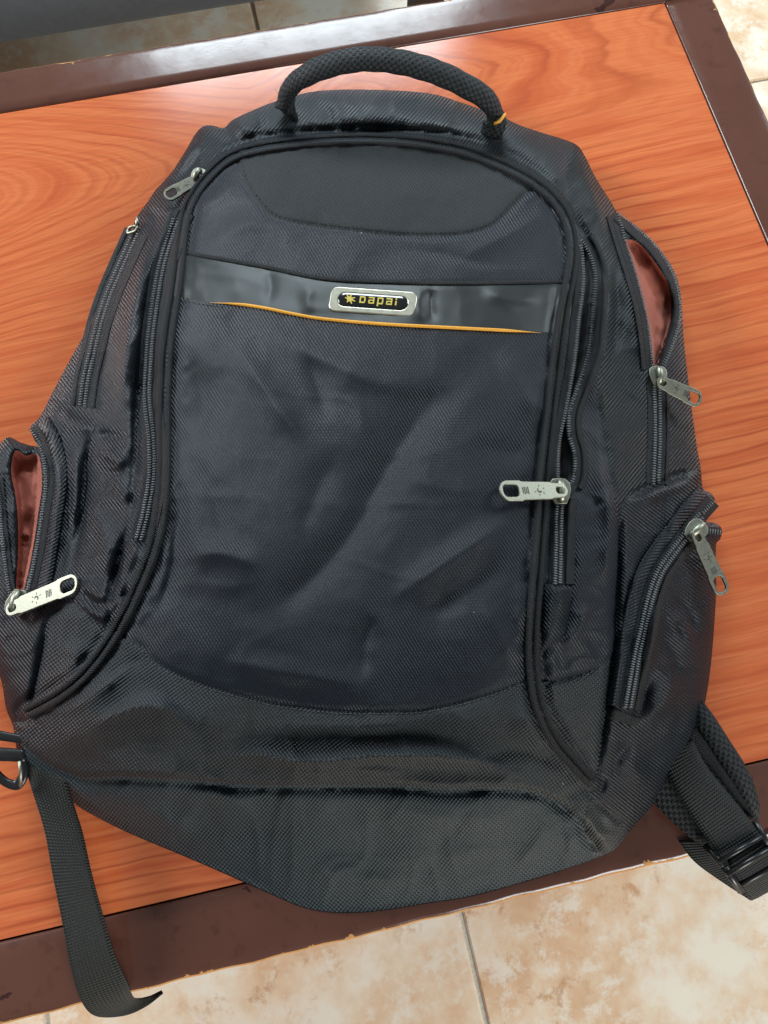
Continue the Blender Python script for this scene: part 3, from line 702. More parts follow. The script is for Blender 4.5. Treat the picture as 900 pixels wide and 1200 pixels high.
a = vv[ff]; area2 = (a[:, 1, 0] - a[:, 0, 0]) * (a[:, 2, 1] - a[:, 0, 1]) - (a[:, 1, 1] - a[:, 0, 1]) * (a[:, 2, 0] - a[:, 0, 0])
keep = np.abs(area2) > 1e-5; ff = ff[keep]; cen = cen[keep]; area2 = area2[keep]
ff[area2 > 0] = ff[area2 > 0][:, ::-1]
region = np.zeros(len(ff), int)
for i, (nm, poly, mt) in enumerate(REG):
    region[inside(poly, cen[:, 0], cen[:, 1])] = i
vh = Hs(vv[:, 0], vv[:, 1]); v3 = PN(vv[:, 0], vv[:, 1], vh)
# vertex normals of the whole skin, so the panels shade as one cloth
bag = empty('backpack', P(440, 600, 0)); bag.location.z = TZ
tag(bag, 'black backpack lying on its back on the table, yellow-edged vinyl band across its front', 'backpack')
bag_inv = bag.location.copy()
def to_bag(o):
    o.parent = bag; o.matrix_parent_inverse = Matrix.Translation(-bag_inv); return o
fn = np.cross(v3[ff[:, 1]] - v3[ff[:, 0]], v3[ff[:, 2]] - v3[ff[:, 0]])
vn = np.zeros_like(v3)
for k in range(3): np.add.at(vn, ff[:, k], fn)
vn /= np.linalg.norm(vn, axis=1)[:, None] + 1e-12
PART = {}
for i, (nm, poly, mt) in enumerate(REG):
    f = ff[region == i]
    if not len(f): continue
    ids, inv = np.unique(f, return_inverse=True); f2 = inv.reshape(f.shape)
    uvp = np.c_[vv[ids, 0] * PXM, -vv[ids, 1] * PXM]
    o = mesh(nm, v3[ids], f2, M[mt], None, uvp); to_bag(o)
    o.data.normals_split_custom_set_from_vertices([tuple(n) for n in vn[ids]])
    PART[nm + str(i)] = o
# the sides turn under and the back lies on the table
ctr = np.array([(400., 620.)])
sk = S['SIL']; n = len(sk)
top = PN(sk[:, 0], sk[:, 1], Hs(sk[:, 0], sk[:, 1]))
c3 = top.mean(0); rows = [top]; hz = top[:, 2] - TZ
dirv = top[:, :2] - c3[:2]; dl = np.linalg.norm(dirv, axis=1)[:, None]
for fr, inn in ((.75, -.0005), (.45, .003), (.15, .009), (.0, .020)):
    r = top.copy(); r[:, 2] = TZ + .002 + (hz - .002) * fr; r[:, :2] -= dirv / dl * inn; rows.append(r)
vs = np.vstack(rows + [np.array([[c3[0], c3[1], TZ + .002]])]); fs = []
for k in range(len(rows) - 1):
    for i in range(n):
        j = (i + 1) % n; fs.append((k * n + i, k * n + j, (k + 1) * n + j, (k + 1) * n + i))
b = (len(rows) - 1) * n
for i in range(n): fs.append((b + i, b + (i + 1) % n, len(rows) * n))
uvs = np.vstack([np.c_[np.arange(n) * 3.2 * PXM, np.full(n, k * .01)] for k in range(len(rows))] + [np.zeros((1, 2))])
to_bag(mesh('back_panel', vs, fs, M['twill_side'], None, uvs))

# ------------------------------------------------------------------ lines laid on the cloth
def surf(u, v, lift=0.0):
    return PN(u, v, Hs(u, v) + lift)
def offset(poly, d):
    t = np.gradient(poly, axis=0); t /= np.linalg.norm(t, axis=1)[:, None] + 1e-9
    return poly + np.c_[t[:, 1], -t[:, 0]] * d
def laid_tube(poly, r, lift, n=8):
    h = Hs(poly[:, 0], poly[:, 1])
    k = np.ones(5) / 5; hp = np.convolve(np.r_[[h[0]] * 2, h, [h[-1]] * 2], k, 'valid')
    p3 = PN(poly[:, 0], poly[:, 1], np.maximum(hp, h - .0006) + lift)
    return tube([Vector(q) for q in p3], r, n)
def strip(poly, w0, w1, lift, prof=None, thick=.0008, ns=4):
    """cloth tape following poly, from w0 to w1 pixels beside it, lying on the cloth"""
    rows = []; hs = []
    for k in range(ns + 1):
        f = k / ns; q = offset(poly, w0 + (w1 - w0) * f); rows.append(q)
        hs.append(Hs(q[:, 0], q[:, 1]) + lift + (prof(f) if prof else 0))
    top = [PN(q[:, 0], q[:, 1], h) for q, h in zip(rows, hs)]
    bot0 = PN(rows[0][:, 0], rows[0][:, 1], hs[0] - lift - thick); bot1 = PN(rows[-1][:, 0], rows[-1][:, 1], hs[-1] - lift - thick)
    allr = [bot0] + top + [bot1]; m = len(allr); n = len(poly)
    vs = np.stack(allr, 1).reshape(-1, 3); fs = []
    for i in range(n - 1):
        for k in range(m - 1): fs.append((i * m + k, (i + 1) * m + k, (i + 1) * m + k + 1, i * m + k + 1))
    s = np.r_[0, np.cumsum(np.linalg.norm(np.diff(poly, axis=0), axis=1))] * PXM
    uv = [(s[i], (k * (abs(w1 - w0)) / ns) * PXM) for i in range(n) for k in range(m)]
    return vs, fs, uv

# piping: two cords round the front pocket
mb = MB(); mb.add(*laid_tube(offset(pipe, 4.0), .0019, .0008)); to_bag(mb.build('piping', M['binding']))
mb = MB(); mb.add(*laid_tube(offset(pipe, -4.4), .0017, .0010)); to_bag(mb.build('piping', M['binding']))
# yellow cord and the folded lip under the vinyl band
yb_ = crom([(246,354.5),(280,356.5),(311,361),(345,368),(378,373.5),(439,379),(511,383),(589,387),(634,390)], 2.4)
hb = Hs(yb_[:, 0], yb_[:, 1]) + .0006
rr = .00085 * sstep(np.linspace(0, 1, len(yb_)) / .12) * sstep((1 - np.linspace(0, 1, len(yb_))) / .12) + .0001
mb = MB(); mb.add(*tube([Vector(q) for q in PN(yb_[:, 0], yb_[:, 1], hb)], rr, 7)); to_bag(mb.build('yellow_piping', M['yellow']))
to_bag(MB().add(*strip(crom(BAND_T, 2.6)[3:-3], -.8, 3.6, .0008, lambda f: .0006 * math.sin(math.pi * f))).build('band_hem', M['binding']))

def stitches(poly, name='stitching', ln=3.2, gap=2.2, r=.00022, lift=.0003, mat='thread', off=0):
    q = offset(poly, off) if off else poly
    s = np.r_[0, np.cumsum(np.linalg.norm(np.diff(q, axis=0), axis=1))]
    mb = MB(); t = 0
    while t + ln < s[-1]:
        w = [np.array([np.interp(a, s, q[:, 0]), np.interp(a, s, q[:, 1])]) for a in (t, t + ln / 2, t + ln)]
        pp = [surf(w[0][0], w[0][1], 0), surf(w[1][0], w[1][1], lift + .0002), surf(w[2][0], w[2][1], 0)]
        mb.add(*tube([Vector(p) for p in pp], r, 5)); t += ln + gap
    o = mb.build(name, M[mat]); o['kind'] = 'stuff'; return to_bag(o)
stitches(S['FSEAM'], off=-3); stitches(S['TOPS'], off=4, r=.00016, mat='tape')
stitches(crom([(640,806),(673,795),(719,772)], 3), off=-2)
stitches(crom([(722,258),(738,320),(750,380),(757,440),(760,500),(760,560)], 3), r=.00016, off=-2)
stitches(crom([(210,352),(240,357),(262,360)], 3), r=.00018, mat='tape'); stitches(crom([(690,932),(715,953),(734,972)], 3), off=-1.5)
stitches(offset(pipe, 11)[40:-60], r=.00014, mat='tape')

# ------------------------------------------------------------------ zippers
def teeth(mb, poly, off, wid, pitch=3.0, lift=.0018, phase=0.0, dh=.0009):
    s = np.r_[0, np.cumsum(np.linalg.norm(np.diff(poly, axis=0), axis=1))]
    tg = np.gradient(poly, axis=0); tg /= np.linalg.norm(tg, axis=1)[:, None] + 1e-9
    t = phase * pitch
    while t < s[-1]:
        c = np.array([np.interp(t, s, poly[:, i]) for i in (0, 1)]); d = np.array([np.interp(t, s, tg[:, i]) for i in (0, 1)]); d /= np.linalg.norm(d)
        nn = np.array([d[1], -d[0]])
        a = c + nn * (off - wid / 2); b = c + nn * (off + wid / 2)
        m_ = c + nn * off
        h = float(Hs(m_[0], m_[1])) + lift
        A_, B_, M_ = P(a[0], a[1], h - .0003), P(b[0], b[1], h - .0003), P(m_[0], m_[1], h + .0002)
        mb.add(*tube([A_, M_, B_], [pitch * PXM * .26, pitch * PXM * .36, pitch * PXM * .26], 6))
        t += pitch
def zipper(name, closed=None, sides=(), tapes=(), label=None):
    root = None
    mbt = MB()
    for (poly, a, b_, lift) in tapes: mbt.add(*strip(poly, a, b_, lift))
    root = to_bag(mbt.build(name, M['tape']))
    mz = MB()
    if closed is not None:
        teeth(mz, closed, -2.9, 5.2); teeth(mz, closed, 2.9, 5.2, phase=.5)
    for (poly, off) in sides: teeth(mz, poly, off, 5.0)
    z = mz.build('zipper_teeth', M['teeth']); z.parent = root; z.matrix_parent_inverse = root.matrix_parent_inverse; z['kind'] = 'stuff'
    z.matrix_parent_inverse = Matrix.Identity(4)
    return root
z_left = zipper('zipper', ZL[6:], (), [(ZL, -11, -1, .0004), (ZL, 1, 11, .0004)])
z_right = zipper('zipper', ZRc, [(ZRa, 0), (ZRb, 0)], [(ZRc, -10, 0, .0004), (ZRc, 0, 10, .0004), (ZRa, -9, -1, .0006), (ZRb, 1, 9, .0006)])
z_sl = zipper('zipper', ZSl, (), [(ZSl, -10, 0, .0004), (ZSl, 0, 10, .0004)])
z_sr = zipper('zipper', ZSc, [(ZSa, 0), (ZSb, 0)], [(ZSc, -11, 0, .0004), (ZSc, 0, 11, .0004), (ZSa, -8, -1, .0006), (ZSb, -10, -1, .0010)])
z_pr = zipper('zipper', ZPr[10:], [(ZPr[:10], 0), (ZPb, 0)], [(ZPr, -9, 0, .0006), (ZPr, 0, 9, .0006), (ZPb, -5, 5, .0004)])
z_pl = zipper('zipper', None, [(ZLa, 0), (ZLb, 0)], [(ZLa, 1, 9, .0008), (ZLb, 1, 7, .0008)])
# folded cloth lips beside the zippers
def lip(poly, a, b_, mat='twill_side', name='zipper_flap', up_=.0022, lift=.0006):
    return to_bag(MB().add(*strip(poly, a, b_, lift, lambda f: up_ * math.sin(math.pi * min(1, .12 + .88 * f)) ** .8, .0008, 6)).build(name, M[mat]))
lip(ZRc, 10, 20, 'tape')
lip(ZPr, -25, -9, 'twill_side', up_=.0034); lip(ZPr[12:], 9, 17, 'tape', up_=.0018)
lip(ZLa, 9, 25, 'twill_side', up_=.0034)
lip(ZRb[:-6], 9, 16, 'tape', up_=.0020); lip(ZSa, -13, -8, 'tape', up_=.0012)
lip(ZL, 10, 17, 'tape', up_=.0014); lip(ZSc, 11, 15, 'tape', up_=.0010); lip(ZSl, 9, 14, 'tape', up_=.001)
lip(ZSl, -15, -9, 'tape', up_=.001)
# tabs that close the pocket zippers
def patch(pts_, mat, name, lift=.0016, parent=None):
    """small cloth tab over a quadrilateral of pixels"""
    a, b_, c, d = [np.array(q, float) for q in pts_]; n1, n2 = 8, 12; vs, fs, uv = [], [], []
    for j in range(n2 + 1):
        for i in range(n1 + 1):
            s_, t_ = i / n1, j / n2
            q = (a * (1 - s_) + b_ * s_) * (1 - t_) + (d * (1 - s_) + c * s_) * t_
            e = min(s_, 1 - s_, t_, 1 - t_)
            vs.append(surf(q[0], q[1], lift * min(1, .1 + e * 7))); uv.append(q * [PXM, -PXM])
    for j in range(n2):
        for i in range(n1): k = j * (n1 + 1) + i; fs.append((k, k + n1 + 1, k + n1 + 2, k + 1))
    return to_bag(mesh(name, vs, fs, M[mat], None, uv))
patch([(638,684),(672,686),(664,742),(634,766)], 'twill_side', 'zipper_tab', .0030)
patch([(146,628),(174,640),(158,694),(139,698)], 'twill_side', 'zipper_tab', .0030)
patch([(715,828),(752,842),(744,852),(712,842)], 'tape', 'zipper_tab', .0026)
patch([(16,846),(33,845),(32,876),(19,877)], 'canvas', 'corner_tab', .0020)

# ------------------------------------------------------------------ zipper pulls and sliders
def plate_with_holes(L, W):
    """outline of the stamped pull, lying in XY, from x=0 (slider end) to L; two openings"""
    def rrect(x0, x1, w, r, n=6):
        out = []
        for cxx, cyy, a0 in ((x1 - r, w / 2 - r, 0), (x0 + r, w / 2 - r, 90), (x0 + r, -w / 2 + r, 180), (x1 - r, -w / 2 + r, 270)):
            for k in range(n + 1): a = math.radians(a0 + 90 * k / n); out.append((cxx + r * math.cos(a), cyy + r * math.sin(a)))
        return out
    # outer: wider ring at the far end, narrower body, ring at the near end
    o = []
    R = W * .50
    for k in range(13):
        a = math.radians(-90 + 180 * k / 12); o.append((L - R * .9 + R * .9 * math.cos(a), R * math.sin(a)))
    o += [(L - R * 2.2, R), (L - R * 2.35, W * .46), (L - R * 2.6, W * .44), (W * .95, W * .42), (W * .75, W * .36)]
    for k in range(11):
        a = math.radians(100 + 160 * k / 10); o.append((W * .34 + W * .34 * math.cos(a), W * .34 * math.sin(a)))
    o += [(W * .75, -W * .36), (W * .95, -W * .42), (L - R * 2.6, -W * .44), (L - R * 2.35, -W * .46), (L - R * 2.2, -R)]
    h1 = rrect(L - R * 2.05, L - W * .11, W * .70, W * .26); h2 = rrect(W * .12, W * .66, W * .42, W * .18)
    return o, [h1, h2]
def curve_plate(outer, holes, depth, bev):
    cu = bpy.data.curves.new('tmp', 'CURVE'); cu.dimensions = '2D'; cu.fill_mode = 'BOTH'; cu.extrude = depth / 2; cu.bevel_depth = bev; cu.bevel_resolution = 2
    for pl in [outer] + holes:
        sp = cu.splines.new('POLY'); sp.points.add(len(pl) - 1); sp.use_cyclic_u = True
        for q, (x, y) in zip(sp.points, pl): q.co = (x, y, 0, 1)
    ob = bpy.data.objects.new('tmp', cu); COL.objects.link(ob); bpy.context.view_layer.update()
    me = bpy.data.meshes.new_from_object(ob.evaluated_get(bpy.context.evaluated_depsgraph_get()))
    bpy.data.objects.remove(ob); return me
def child(o, parent, mw):
    o.parent = parent; o.matrix_parent_inverse = Matrix.Identity(4); o.matrix_basis = parent_inv(parent) @ mw
def parent_inv(p):
    # every part of the bag is modelled in world space, parented with -bag location
    return Matrix.Identity(4)
def frame(pa, pb, roll=0.0):
    x = (pb - pa).normalized(); z = Vector((0, 0, 1)); y = z.cross(x).normalized(); z = x.cross(y)
    R = Matrix((x, y, z)).transposed(); R = R @ Matrix.Rotation(roll, 3, 'X')
    m = R.to_4x4(); m.translation = pa; return m
def glyphs():
    """the little sun figure and the lines of small print stamped into each pull (unit: pull width)"""
    mb = MB()
    def bar(x, y, l, w, a):
        c, s = math.cos(a), math.sin(a); q = [(-l / 2, -w / 2), (l / 2, -w / 2), (l / 2, w / 2), (-l / 2, w / 2)]
        t = [(x + c * p - s * r, y + s * p + c * r, 0) for p, r in q]; mb.add(t, [(0, 1, 2, 3)])
    for k in range(5):
        a = math.radians(20 + 62 * k); bar(.34 * math.cos(a), .30 * math.sin(a), .13, .055, a)
    n = 12; out = []
    for k in range(n): a = math.radians(-60 + 220 * k / (n - 1)); out.append((.17 * math.cos(a), .17 * math.sin(a), 0))
    inn = []
    for k in range(n): a = math.radians(-60 + 220 * k / (n - 1)); inn.append((.05 + .12 * math.cos(a) * .6 - .04, .12 * math.sin(a) * .8 - .03, 0))
    mb.add(out + inn, [(k, k + 1, n + k + 1, n + k) for k in range(n - 1)])
    for k in range(4): bar(.86 + .0, .21 - .14 * k, .34 - .05 * (k % 2), .075, 0) if False else bar(.80 + .12 * k, 0, .075, .52 - .10 * (k % 2), 0)
    return mb
def make_pull(zip_root, pslider, sdir, pa, pb, W, roll=0.0, mat='metal'):
    """slider body at pslider (pixel+height) pointing sdir (pixel), pull from pa to pb"""
    c = P(*pslider); q = P(pslider[0] + sdir[0], pslider[1] + sdir[1], pslider[2])
    mw = frame(c, q); Wm = W * PXM
    bm = bmesh.new()
    # body: wedge shaped top plate, low plate, bridge
    prof = [(-.62, .26), (-.35, .40), (.05, .52), (.40, .50), (.62, .30), (.66, 0)]
    outl = prof + [(x, -y) for x, y in prof[::-1][1:]]
    me = curve_plate([(x * Wm, y * Wm) for x, y in outl], [], .0011, .0003)
    sl = bpy.data.objects.new('slider', me); me.materials.append(M[mat]); COL.objects.link(sl)
    for p in me.polygons: p.use_smooth = True
    child(sl, zip_root, mw)
    br = [Vector((-.50 * Wm, 0, .0002)), Vector((-.42 * Wm, 0, .0022)), Vector((-.12 * Wm, 0, .0034)), Vector((.2 * Wm, 0, .0030)), Vector((.42 * Wm, 0, .0016)), Vector((.48 * Wm, 0, .0002))]
    pa3, pb3 = P(*pa), P(*pb); L = (pb3 - pa3).length
    v, f, uv = tube([crow for crow in br], [.16 * Wm, .2 * Wm, .22 * Wm, .22 * Wm, .2 * Wm, .15 * Wm], 10)
    bo = MB().add(v, f, uv).build('slider_bridge', M[mat]); child(bo, zip_root, mw)
    o_, holes = plate_with_holes(L, Wm)
    me = curve_plate(o_, holes, .0010, .00032); me.materials.append(M[mat])
    for p in me.polygons: p.use_smooth = False
    pu = bpy.data.objects.new('pull_tab', me); COL.objects.link(pu); m2 = frame(pa3, pb3, roll); child(pu, zip_root, m2)
    g = glyphs(); sc = Wm * .78
    x0 = L * .50; g.v = [(x0 + p[0] * sc - sc * .35, p[1] * sc, .00087) for p in g.v]
    go = g.build('stamped_mark', M['engrave'], None, False); child(go, zip_root, m2)
    return pu
hl = lambda u, v: float(Hs(u, v))
make_pull(z_right, (656, 576, hl(656, 576) + .0045), (-2, -20), (664, 575, hl(656, 576) + .0085), (586, 575.5, hl(600, 575) + .0062), 24, .06)
make_pull(z_pl, (20, 706, hl(24, 712) + .0045), (-6, 20), (8, 716, hl(24, 712) + .0075), (91, 682, hl(88, 684) + .0050), 25, -.10)
make_pull(z_sr, (771, 441, hl(768, 450) + .0042), (-1, -20), (770, 446, hl(768, 450) + .0078), (821, 470, hl(790, 460) + .0070), 23, .25)
make_pull(z_pr, (815, 622, hl(806, 626) + .0052), (16, -14), (814, 622, hl(806, 626) + .0090), (848, 696, hl(830, 680) + .0080), 24, -.20)
# the slider hidden on the far flank, of which only the ring shows
def ring(zr, a, b_, w, name='pull_tab'):
    pa, pb = P(*a), P(*b_); L = (pb - pa).length; W = w * PXM; m2 = frame(pa, pb, .0)
    q = []
    for k in range(17): t = math.radians(-90 + 180 * k / 16); q.append(Vector((L - W / 2 + W / 2 * math.cos(t), W / 2 * math.sin(t), 0)))
    q += [Vector((L * .3, W / 2 * .9, 0)), Vector((0, W * .38, 0)), Vector((-.0006, 0, 0)), Vector((0, -W * .38, 0)), Vector((L * .3, -W / 2 * .9, 0)), q[0]]
    o = MB().add(*tube(q, .0011, 8)).build(name, M['metal']); child(o, zr, m2); return o
make_pull(z_left, (232, 206, hl(228, 212) + .003), (10, -18), (236, 207, hl(226, 215) + .0045), (194, 231, hl(205, 226) + .0085), 20, -.15)
ring(z_sl, (160, 268, hl(162, 268) + .003), (150, 270, hl(156, 270) + .005), 13)
c_ = P(161, 262, hl(163, 264) + .003); o = MB().add(*tube([c_ + Vector((0, -.003, 0)), c_ + Vector((.0003, .0005, .001)), c_ + Vector((-.0006, .0045, .0012))], [.0014, .0017, .0008], 8)).build('slider', M['metal']); child(o, z_sl, Matrix.Identity(4))

# ------------------------------------------------------------------ badge on the vinyl band
bc = P(437, 354, hl(437, 354) + .0018); bx = (P(487, 357.5, hl(480, 352) + .0018) - P(388, 350.5, hl(392, 352) + .0018)); BL = bx.length
BWd = (P(437, 341, hl(437, 354)) - P(437, 367.5, hl(437, 354))).length
mbm = frame(bc, bc + bx); 
def rr_out(L, W, r, n=7):
    out = []
    for sx, sy, a0 in ((1, 1, 0), (-1, 1, 90), (-1, -1, 180), (1, -1, 270)):
        for k in range(n + 1): a = math.radians(a0 + 90 * k / n); out.append((sx * (L / 2 - r) + r * math.cos(a), sy * (W / 2 - r) + r * math.sin(a)))
    return out
me = curve_plate(rr_out(BL, BWd, BWd * .24), [rr_out(BL * .85, BWd * .68, BWd * .33)], .0008, .0006); me.materials.append(M['badge_metal'])
badge = bpy.data.objects.new('badge', me); COL.objects.link(badge); to_bag(badge); badge.matrix_basis = mbm
for p in me.polygons: p.use_smooth = True
plate = mesh('badge_back', [(x, y, -.0002) for x, y in rr_out(BL * .96, BWd * .93, BWd * .22)], [tuple(range(32))], M['badge_metal'], None, None, False)
child(plate, badge, Matrix.Identity(4))
vs, fs = [], []; rings_ = ((1, 0), (.985, .0006), (.94, .0010), (.80, .0014), (.5, .0016))
for sc_, z in rings_:
    for x, y in rr_out(BL * .84 - (1 - sc_) * BWd * .6, BWd * .67 * sc_, BWd * .325 * sc_): vs.append((x, y, z - .0001))
nn_ = 32
for k in range(len(rings_) - 1):
    for i in range(nn_): j = (i + 1) % nn_; fs.append((k * nn_ + i, k * nn_ + j, (k + 1) * nn_ + j, (k + 1) * nn_ + i))
fs.append(tuple((len(rings_) - 1) * nn_ + i for i in range(nn_)))
dome = mesh('badge_inlay', vs, fs, M['badge_black'], None); child(dome, badge, Matrix.Identity(4))
def letters(word, cap, wd, gap, st):
    """square-cut letters from flat strokes; cap height, letter width, gap, stroke width"""
    mb = MB(); x0 = 0
    def r(a, b, c, d): mb.add([(x0 + a, b, 0), (x0 + c, b, 0), (x0 + c, d, 0), (x0 + a, d, 0)], [(0, 1, 2, 3)])
    for ch in word:
        w = wd
        if ch == 'D':
            r(0, 0, st, cap); r(st, cap - st * .8, w - st * .6, cap); r(st, 0, w - st * .6, st * .8)
            mb.add([(x0 + w - st, st * .6, 0), (x0 + w - st * .6, 0, 0), (x0 + w, st * .8, 0), (x0 + w, cap - st * .8, 0), (x0 + w - st * .6, cap, 0), (x0 + w - st, cap - st * .6, 0)], [(0, 1, 2, 3, 4, 5)])
        elif ch == 'a':
            r(0, cap - st * .8, w - st, cap); r(w - st, 0, w, cap - st * .15); r(st * .3, 0, w - st, st * .7); r(0, st * .2, st * .9, cap * .56); r(st * .9, cap * .42, w - st, cap * .42 + st * .65)
        elif ch == 'p':
            r(0, -cap * .30, st, cap); r(st, cap - st * .8, w - st * .2, cap); r(w - st, st * .5, w, cap - st * .8); r(st, 0, w - st * .2, st * .75)
        elif ch == 'i':
            w = st * 1.2; r(0, 0, st * 1.1, cap * .64); r(0, cap * .80, st * 1.1, cap * 1.06)
        x0 += w + gap
    return mb, x0 - gap
lm, lw = letters('Dapai', BWd * .30, BWd * .34, BWd * .17, BWd * .080)
k_ = BL * .44 / lw
lm.v = [(p[0] * k_ - BL * .155, p[1] - BWd * .14, .00168) for p in lm.v]
lt = lm.build('badge_lettering', M['gold'], None, False); child(lt, badge, Matrix.Identity(4))
mb = MB()
def ray(a, r0_, r1_, w):
    c, s = math.cos(a), math.sin(a); ex, ey = -BL * .275, 0
    q = [(r0_, -w / 2), (r1_, -w / 2 * .4), (r1_, w / 2 * .4), (r0_, w / 2)]
    mb.add([(ex + c * x - s * y, ey + s * x + c * y, .00172) for x, y in q], [(0, 1, 2, 3)])
for a_, l_ in ((75, .95), (20, .9), (-20, 1.0), (-60, .95), (125, .9), (165, .75), (-115, .7)): ray(math.radians(a_), BWd * .07, BWd * .25 * l_, BWd * .085)
ee = [(-BL * .275 + BWd * .10 * math.cos(t), BWd * .10 * math.sin(t), .00173) for t in np.linspace(0, 2 * math.pi, 10, endpoint=False)]
mb.add(ee, [tuple(range(10))]); em = mb.build('badge_emblem', M['gold'], None, False); child(em, badge, Matrix.Identity(4))

# ------------------------------------------------------------------ carrying handle
hp = crom([(341,134,40),(334,119,54),(342,101,68),(362,86,82),(395,74,90),(432,69,93),(475,74,92),(515,86,88),(548,102,80),(572,118,70),(580,137,55),(576,158,42)], 4)
path = [P(x, y, h / 1000) for x, y, h in hp]
n_ = 16; m_ = len(path); vs, fs, uv = [], [], []; ss = 0
for i, p in enumerate(path):
    t = (path[min(i + 1, m_ - 1)] - path[max(i - 1, 0)]).normalized()
    w = Vector((0, 0, 1)); w = (w - t * w.dot(t)).normalized(); sd_ = t.cross(w)       # w away from the table, sd_ across
    if i: ss += (p - path[i - 1]).length
    f = i / (m_ - 1); e = float(sstep(min(f, 1 - f) / .10)); ra = .0060 * (.75 + .25 * e); rb = .0092 * (.92 + .08 * e)
    for k in range(n_):
        a = 2 * math.pi * k / n_ + math.radians(20)
        wob = 1 + .03 * math.sin(i * .9 + k)
        vs.append(p + (math.cos(a) * sd_ * rb + math.sin(a) * w * ra) * wob); uv.append((ss, .007 * (a if k <= n_ / 2 else 2 * math.pi - a)))
for i in range(m_ - 1):
    for k in range(n_): a, b = i * n_ + k, i * n_ + (k + 1) % n_; fs.append((a, b, b + n_, a + n_))
fs.append(tuple(range(n_))[::-1]); fs.append(tuple((m_ - 1) * n_ + k for k in range(n_)))
hd = mesh('handle', vs, fs, M['mesh'], None, uv); to_bag(hd)
hd.data.materials.append(M['handle_cloth'])
for i in range(m_ - 1):
    for k in range(n_):
        q = (Vector(vs[i * n_ + k]) - path[i]); 
        if q.y > .0004 + .0044 * (1 - i / m_): hd.data.polygons[i * n_ + k].material_index = 1
for (u1, v1, u2, v2, hh) in ((577,146,592,134,.060),):
    a, m2_, b = P(u1, v1, hh - .006), P((u1 + u2) / 2 + 1, (v1 + v2) / 2 + 2, hh + .006), P(u2, v2, hh - .001)
    o = MB().add(*tube([a, m2_, b], .0011, 7)).build('yellow_trim', M['yellow']); child(o, hd, Matrix.Identity(4))
# loose thread ends
mb = MB()
for base, d in (((330, 118), (-6, -14)), ((332, 122), (-3, -6))):
    q = [P(base[0] + d[0] * t + 2 * math.sin(5 * t), base[1] + d[1] * t, .06 + .004 * t) for t in np.linspace(0, 1, 6)]
    mb.add(*tube(q, .00018, 5))
th = to_bag(mb.build('loose_thread', M['thread']))

# ------------------------------------------------------------------ straps
def sheet(L, R, thick, nx=8, step=4, bulge=0.0):
    """band of cloth between two edges, each a list of (px, py, height mm)"""
    L = np.array(L, float); R = np.array(R, float); n = len(L)
    k = max(2, int(max(np.linalg.norm(np.diff(L[:, :2], axis=0), axis=1).sum(), np.linalg.norm(np.diff(R[:, :2], axis=0), axis=1).sum()) / step))
    def cr(p):
        out = []
        for t in np.linspace(0, n - 1 - 1e-6, k):
            i = int(t); f = t - i; b, c = p[i], p[i + 1]; a = p[i - 1] if i else 2 * b - c; d = p[i + 2] if i + 2 < n else 2 * c - b
            out.append(.5 * (2 * b + (c - a) * f + (2 * a - 5 * b + 4 * c - d) * f * f + (3 * b - a - 3 * c + d) * f ** 3))
        return np.array(out)
    a, b = cr(L), cr(R)
    A3, B3 = PN(a[:, 0], a[:, 1], a[:, 2] / 1000), PN(b[:, 0], b[:, 1], b[:, 2] / 1000)
    T = np.gradient((A3 + B3) / 2, axis=0); N = np.cross(B3 - A3, T); N /= np.linalg.norm(N, axis=1)[:, None] + 1e-12
    if N[:, 2].mean() < 0: N = -N
    s = np.r_[0, np.cumsum(np.linalg.norm(np.diff((A3 + B3) / 2, axis=0), axis=1))]; wd = np.linalg.norm(B3 - A3, axis=1).mean()
    prof = [(f, 1) for f in np.linspace(0, 1, nx)] + [(f, -1) for f in np.linspace(1, 0, nx)]
    vs, uv = [], []; m = len(prof)
    for i in range(k):
        for f, sg in prof:
            e = min(f, 1 - f); hh = thick / 2 * (min(1, .45 + e * 5)) + (bulge * math.sin(math.pi * f) if sg > 0 else 0)
            vs.append(A3[i] * (1 - f) + B3[i] * f + N[i] * sg * hh); uv.append((s[i], f * wd))
    fs = [(i * m + q, i * m + (q + 1) % m, (i + 1) * m + (q + 1) % m, (i + 1) * m + q) for i in range(k - 1) for q in range(m)]
    fs.append(tuple(range(m - 1, -1, -1))); fs.append(tuple((k - 1) * m + q for q in range(m)))
    return vs, fs, uv
st = MB().add(*sheet([(28,890,26),(36,920,26),(52,972,24),(62,1025,22),(74,1085,18),(84,1137,12),(95,1172,2),(112,1190,-9),(145,1190,-19),(172,1179,-26),(191,1164,-32)],
                     [(72,890,30),(85,938,28),(97,977,26),(107,1022,24),(120,1070,20),(135,1120,15),(150,1153,6),(156,1168,-8),(163,1170,-20),(175,1167,-28),(189,1161,-34)], .0015, 8, 4)).build('waist_strap', M['web']); to_bag(st)
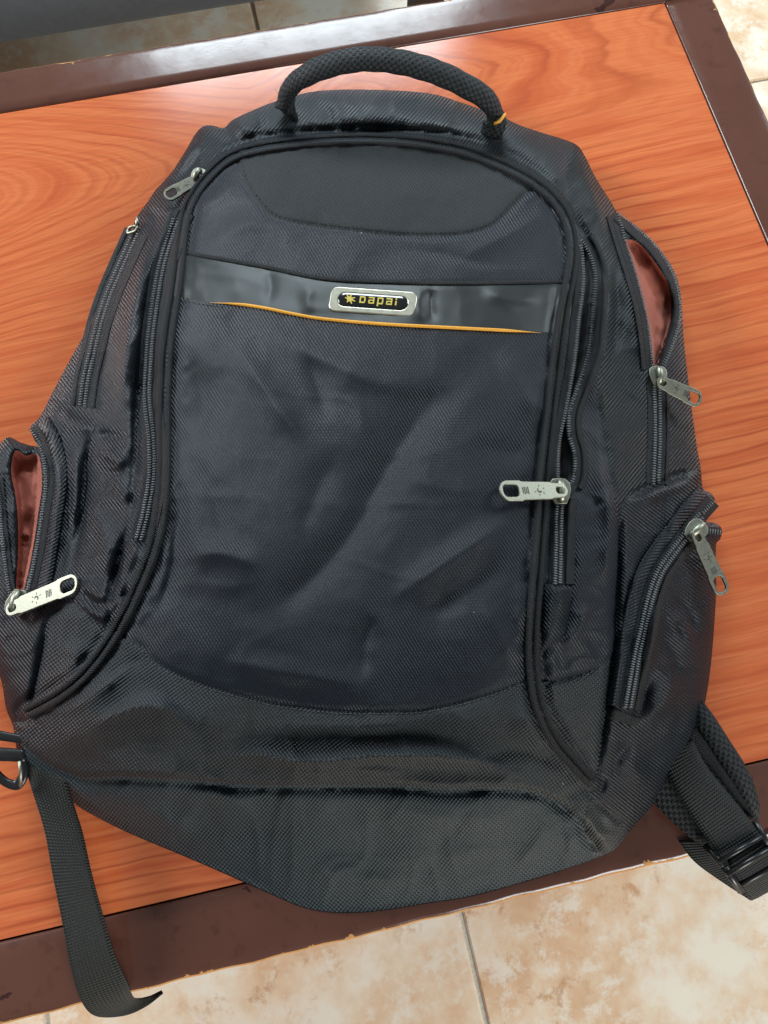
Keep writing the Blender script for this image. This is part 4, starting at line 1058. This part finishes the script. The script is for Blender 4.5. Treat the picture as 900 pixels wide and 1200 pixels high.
# padded shoulder strap, webbing, ladder lock
pad = MB().add(*sheet([(740,900,10),(764,938,9),(790,965,9),(812,984,9),(832,992,9)], [(800,800,16),(826,838,18),(848,868,18),(872,900,17),(884,945,14)], .009, 12, 4, .001)).build('shoulder_pad', M['mesh']); to_bag(pad)
rl = MB().add(*tube([P(*q) for q in ((814,828,.020),(826,846,.021),(842,872,.021),(858,896,.020),(872,922,.018),(880,945,.015),(884,958,.012))], [.006, .0066, .0068, .0066, .006, .005, .003], 12)).build('shoulder_pad_edge', M['mesh']); to_bag(rl)
bnd = MB().add(*sheet([(806,868,22),(820,884,23),(838,904,23),(858,930,22),(880,958,18)], [(814,852,24),(826,868,25),(842,893,25),(862,922,23),(884,958,18)], .0012, 4, 4)).build('strap_binding', M['binding']); to_bag(bnd)
wb = MB().add(*sheet([(772,885,19),(792,925,21),(812,958,22),(830,985,22),(845,1010,21)], [(812,868,24),(828,898,26),(852,928,27),(874,955,26),(893,982,24)], .0016, 8, 4)).build('adjuster_webbing', M['web_d']); to_bag(wb)
tl = MB().add(*sheet([(850,1004,19),(858,1022,20),(868,1038,14),(880,1055,4)], [(888,980,20),(902,994,22),(914,1012,16),(925,1030,6)], .0016, 8, 4)).build('webbing_loop', M['web_d']); to_bag(tl)
t2 = MB().add(*sheet([(795,985,2),(812,1008,0),(838,1028,-4),(879,1055,-8)], [(840,985,3),(860,1000,2),(880,1015,0),(900,1035,-4)], .0014, 6, 4)).build('webbing_tail', M['web_d']); to_bag(t2)
lk = MB()
for a_, b2, r_ in (((842,1010,.0245),(893,980,.0265),.0013),((851,1025,.0235),(903,994,.0255),.0016),((862,1040,.016),(915,1010,.018),.0015),
                   ((826,990,.016),(848,1016,.0225),.0020),((848,1016,.0225),(868,1044,.016),.0022),((884,962,.021),(900,990,.025),.0020),((900,990,.025),(918,1012,.018),.0022)):
    lk.add(*tube([P(*a_), P((a_[0] + b2[0]) / 2, (a_[1] + b2[1]) / 2, (a_[2] + b2[2]) / 2), P(*b2)], r_, 10))
to_bag(lk.build('ladder_lock', M['plastic']))
# plastic buckle at the left corner
bk_ = MB()
bk_.add(*sheet([(-24,850,29),(0,856,30),(30,862,30)], [(-24,866,29),(0,868,30),(30,872,30)], .0030, 6, 4))
bk_.add(*sheet([(-24,874,28),(4,876,29),(30,878,29)], [(-24,892,28),(4,892,29),(30,893,29)], .0036, 6, 4))
bk_.add(*sheet([(30,880,28),(33,905,27),(29,918,26),(20,926,25),(4,921,25),(-14,906,26),(-24,892,27)], [(22,886,28),(24,903,27),(21,910,26),(17,914,25),(8,911,25),(-6,898,26),(-16,890,27)], .0030, 6, 3))
to_bag(bk_.build('buckle', M['plastic']))
bb = MB().add(*tube([P(23, 892, .034), P(24.5, 905, .0335), P(24, 921, .030)], .0011, 8)).build('buckle_edge_glint', M['metal']); to_bag(bb)  # added metal rod stands for the bright glint on the loop's edge
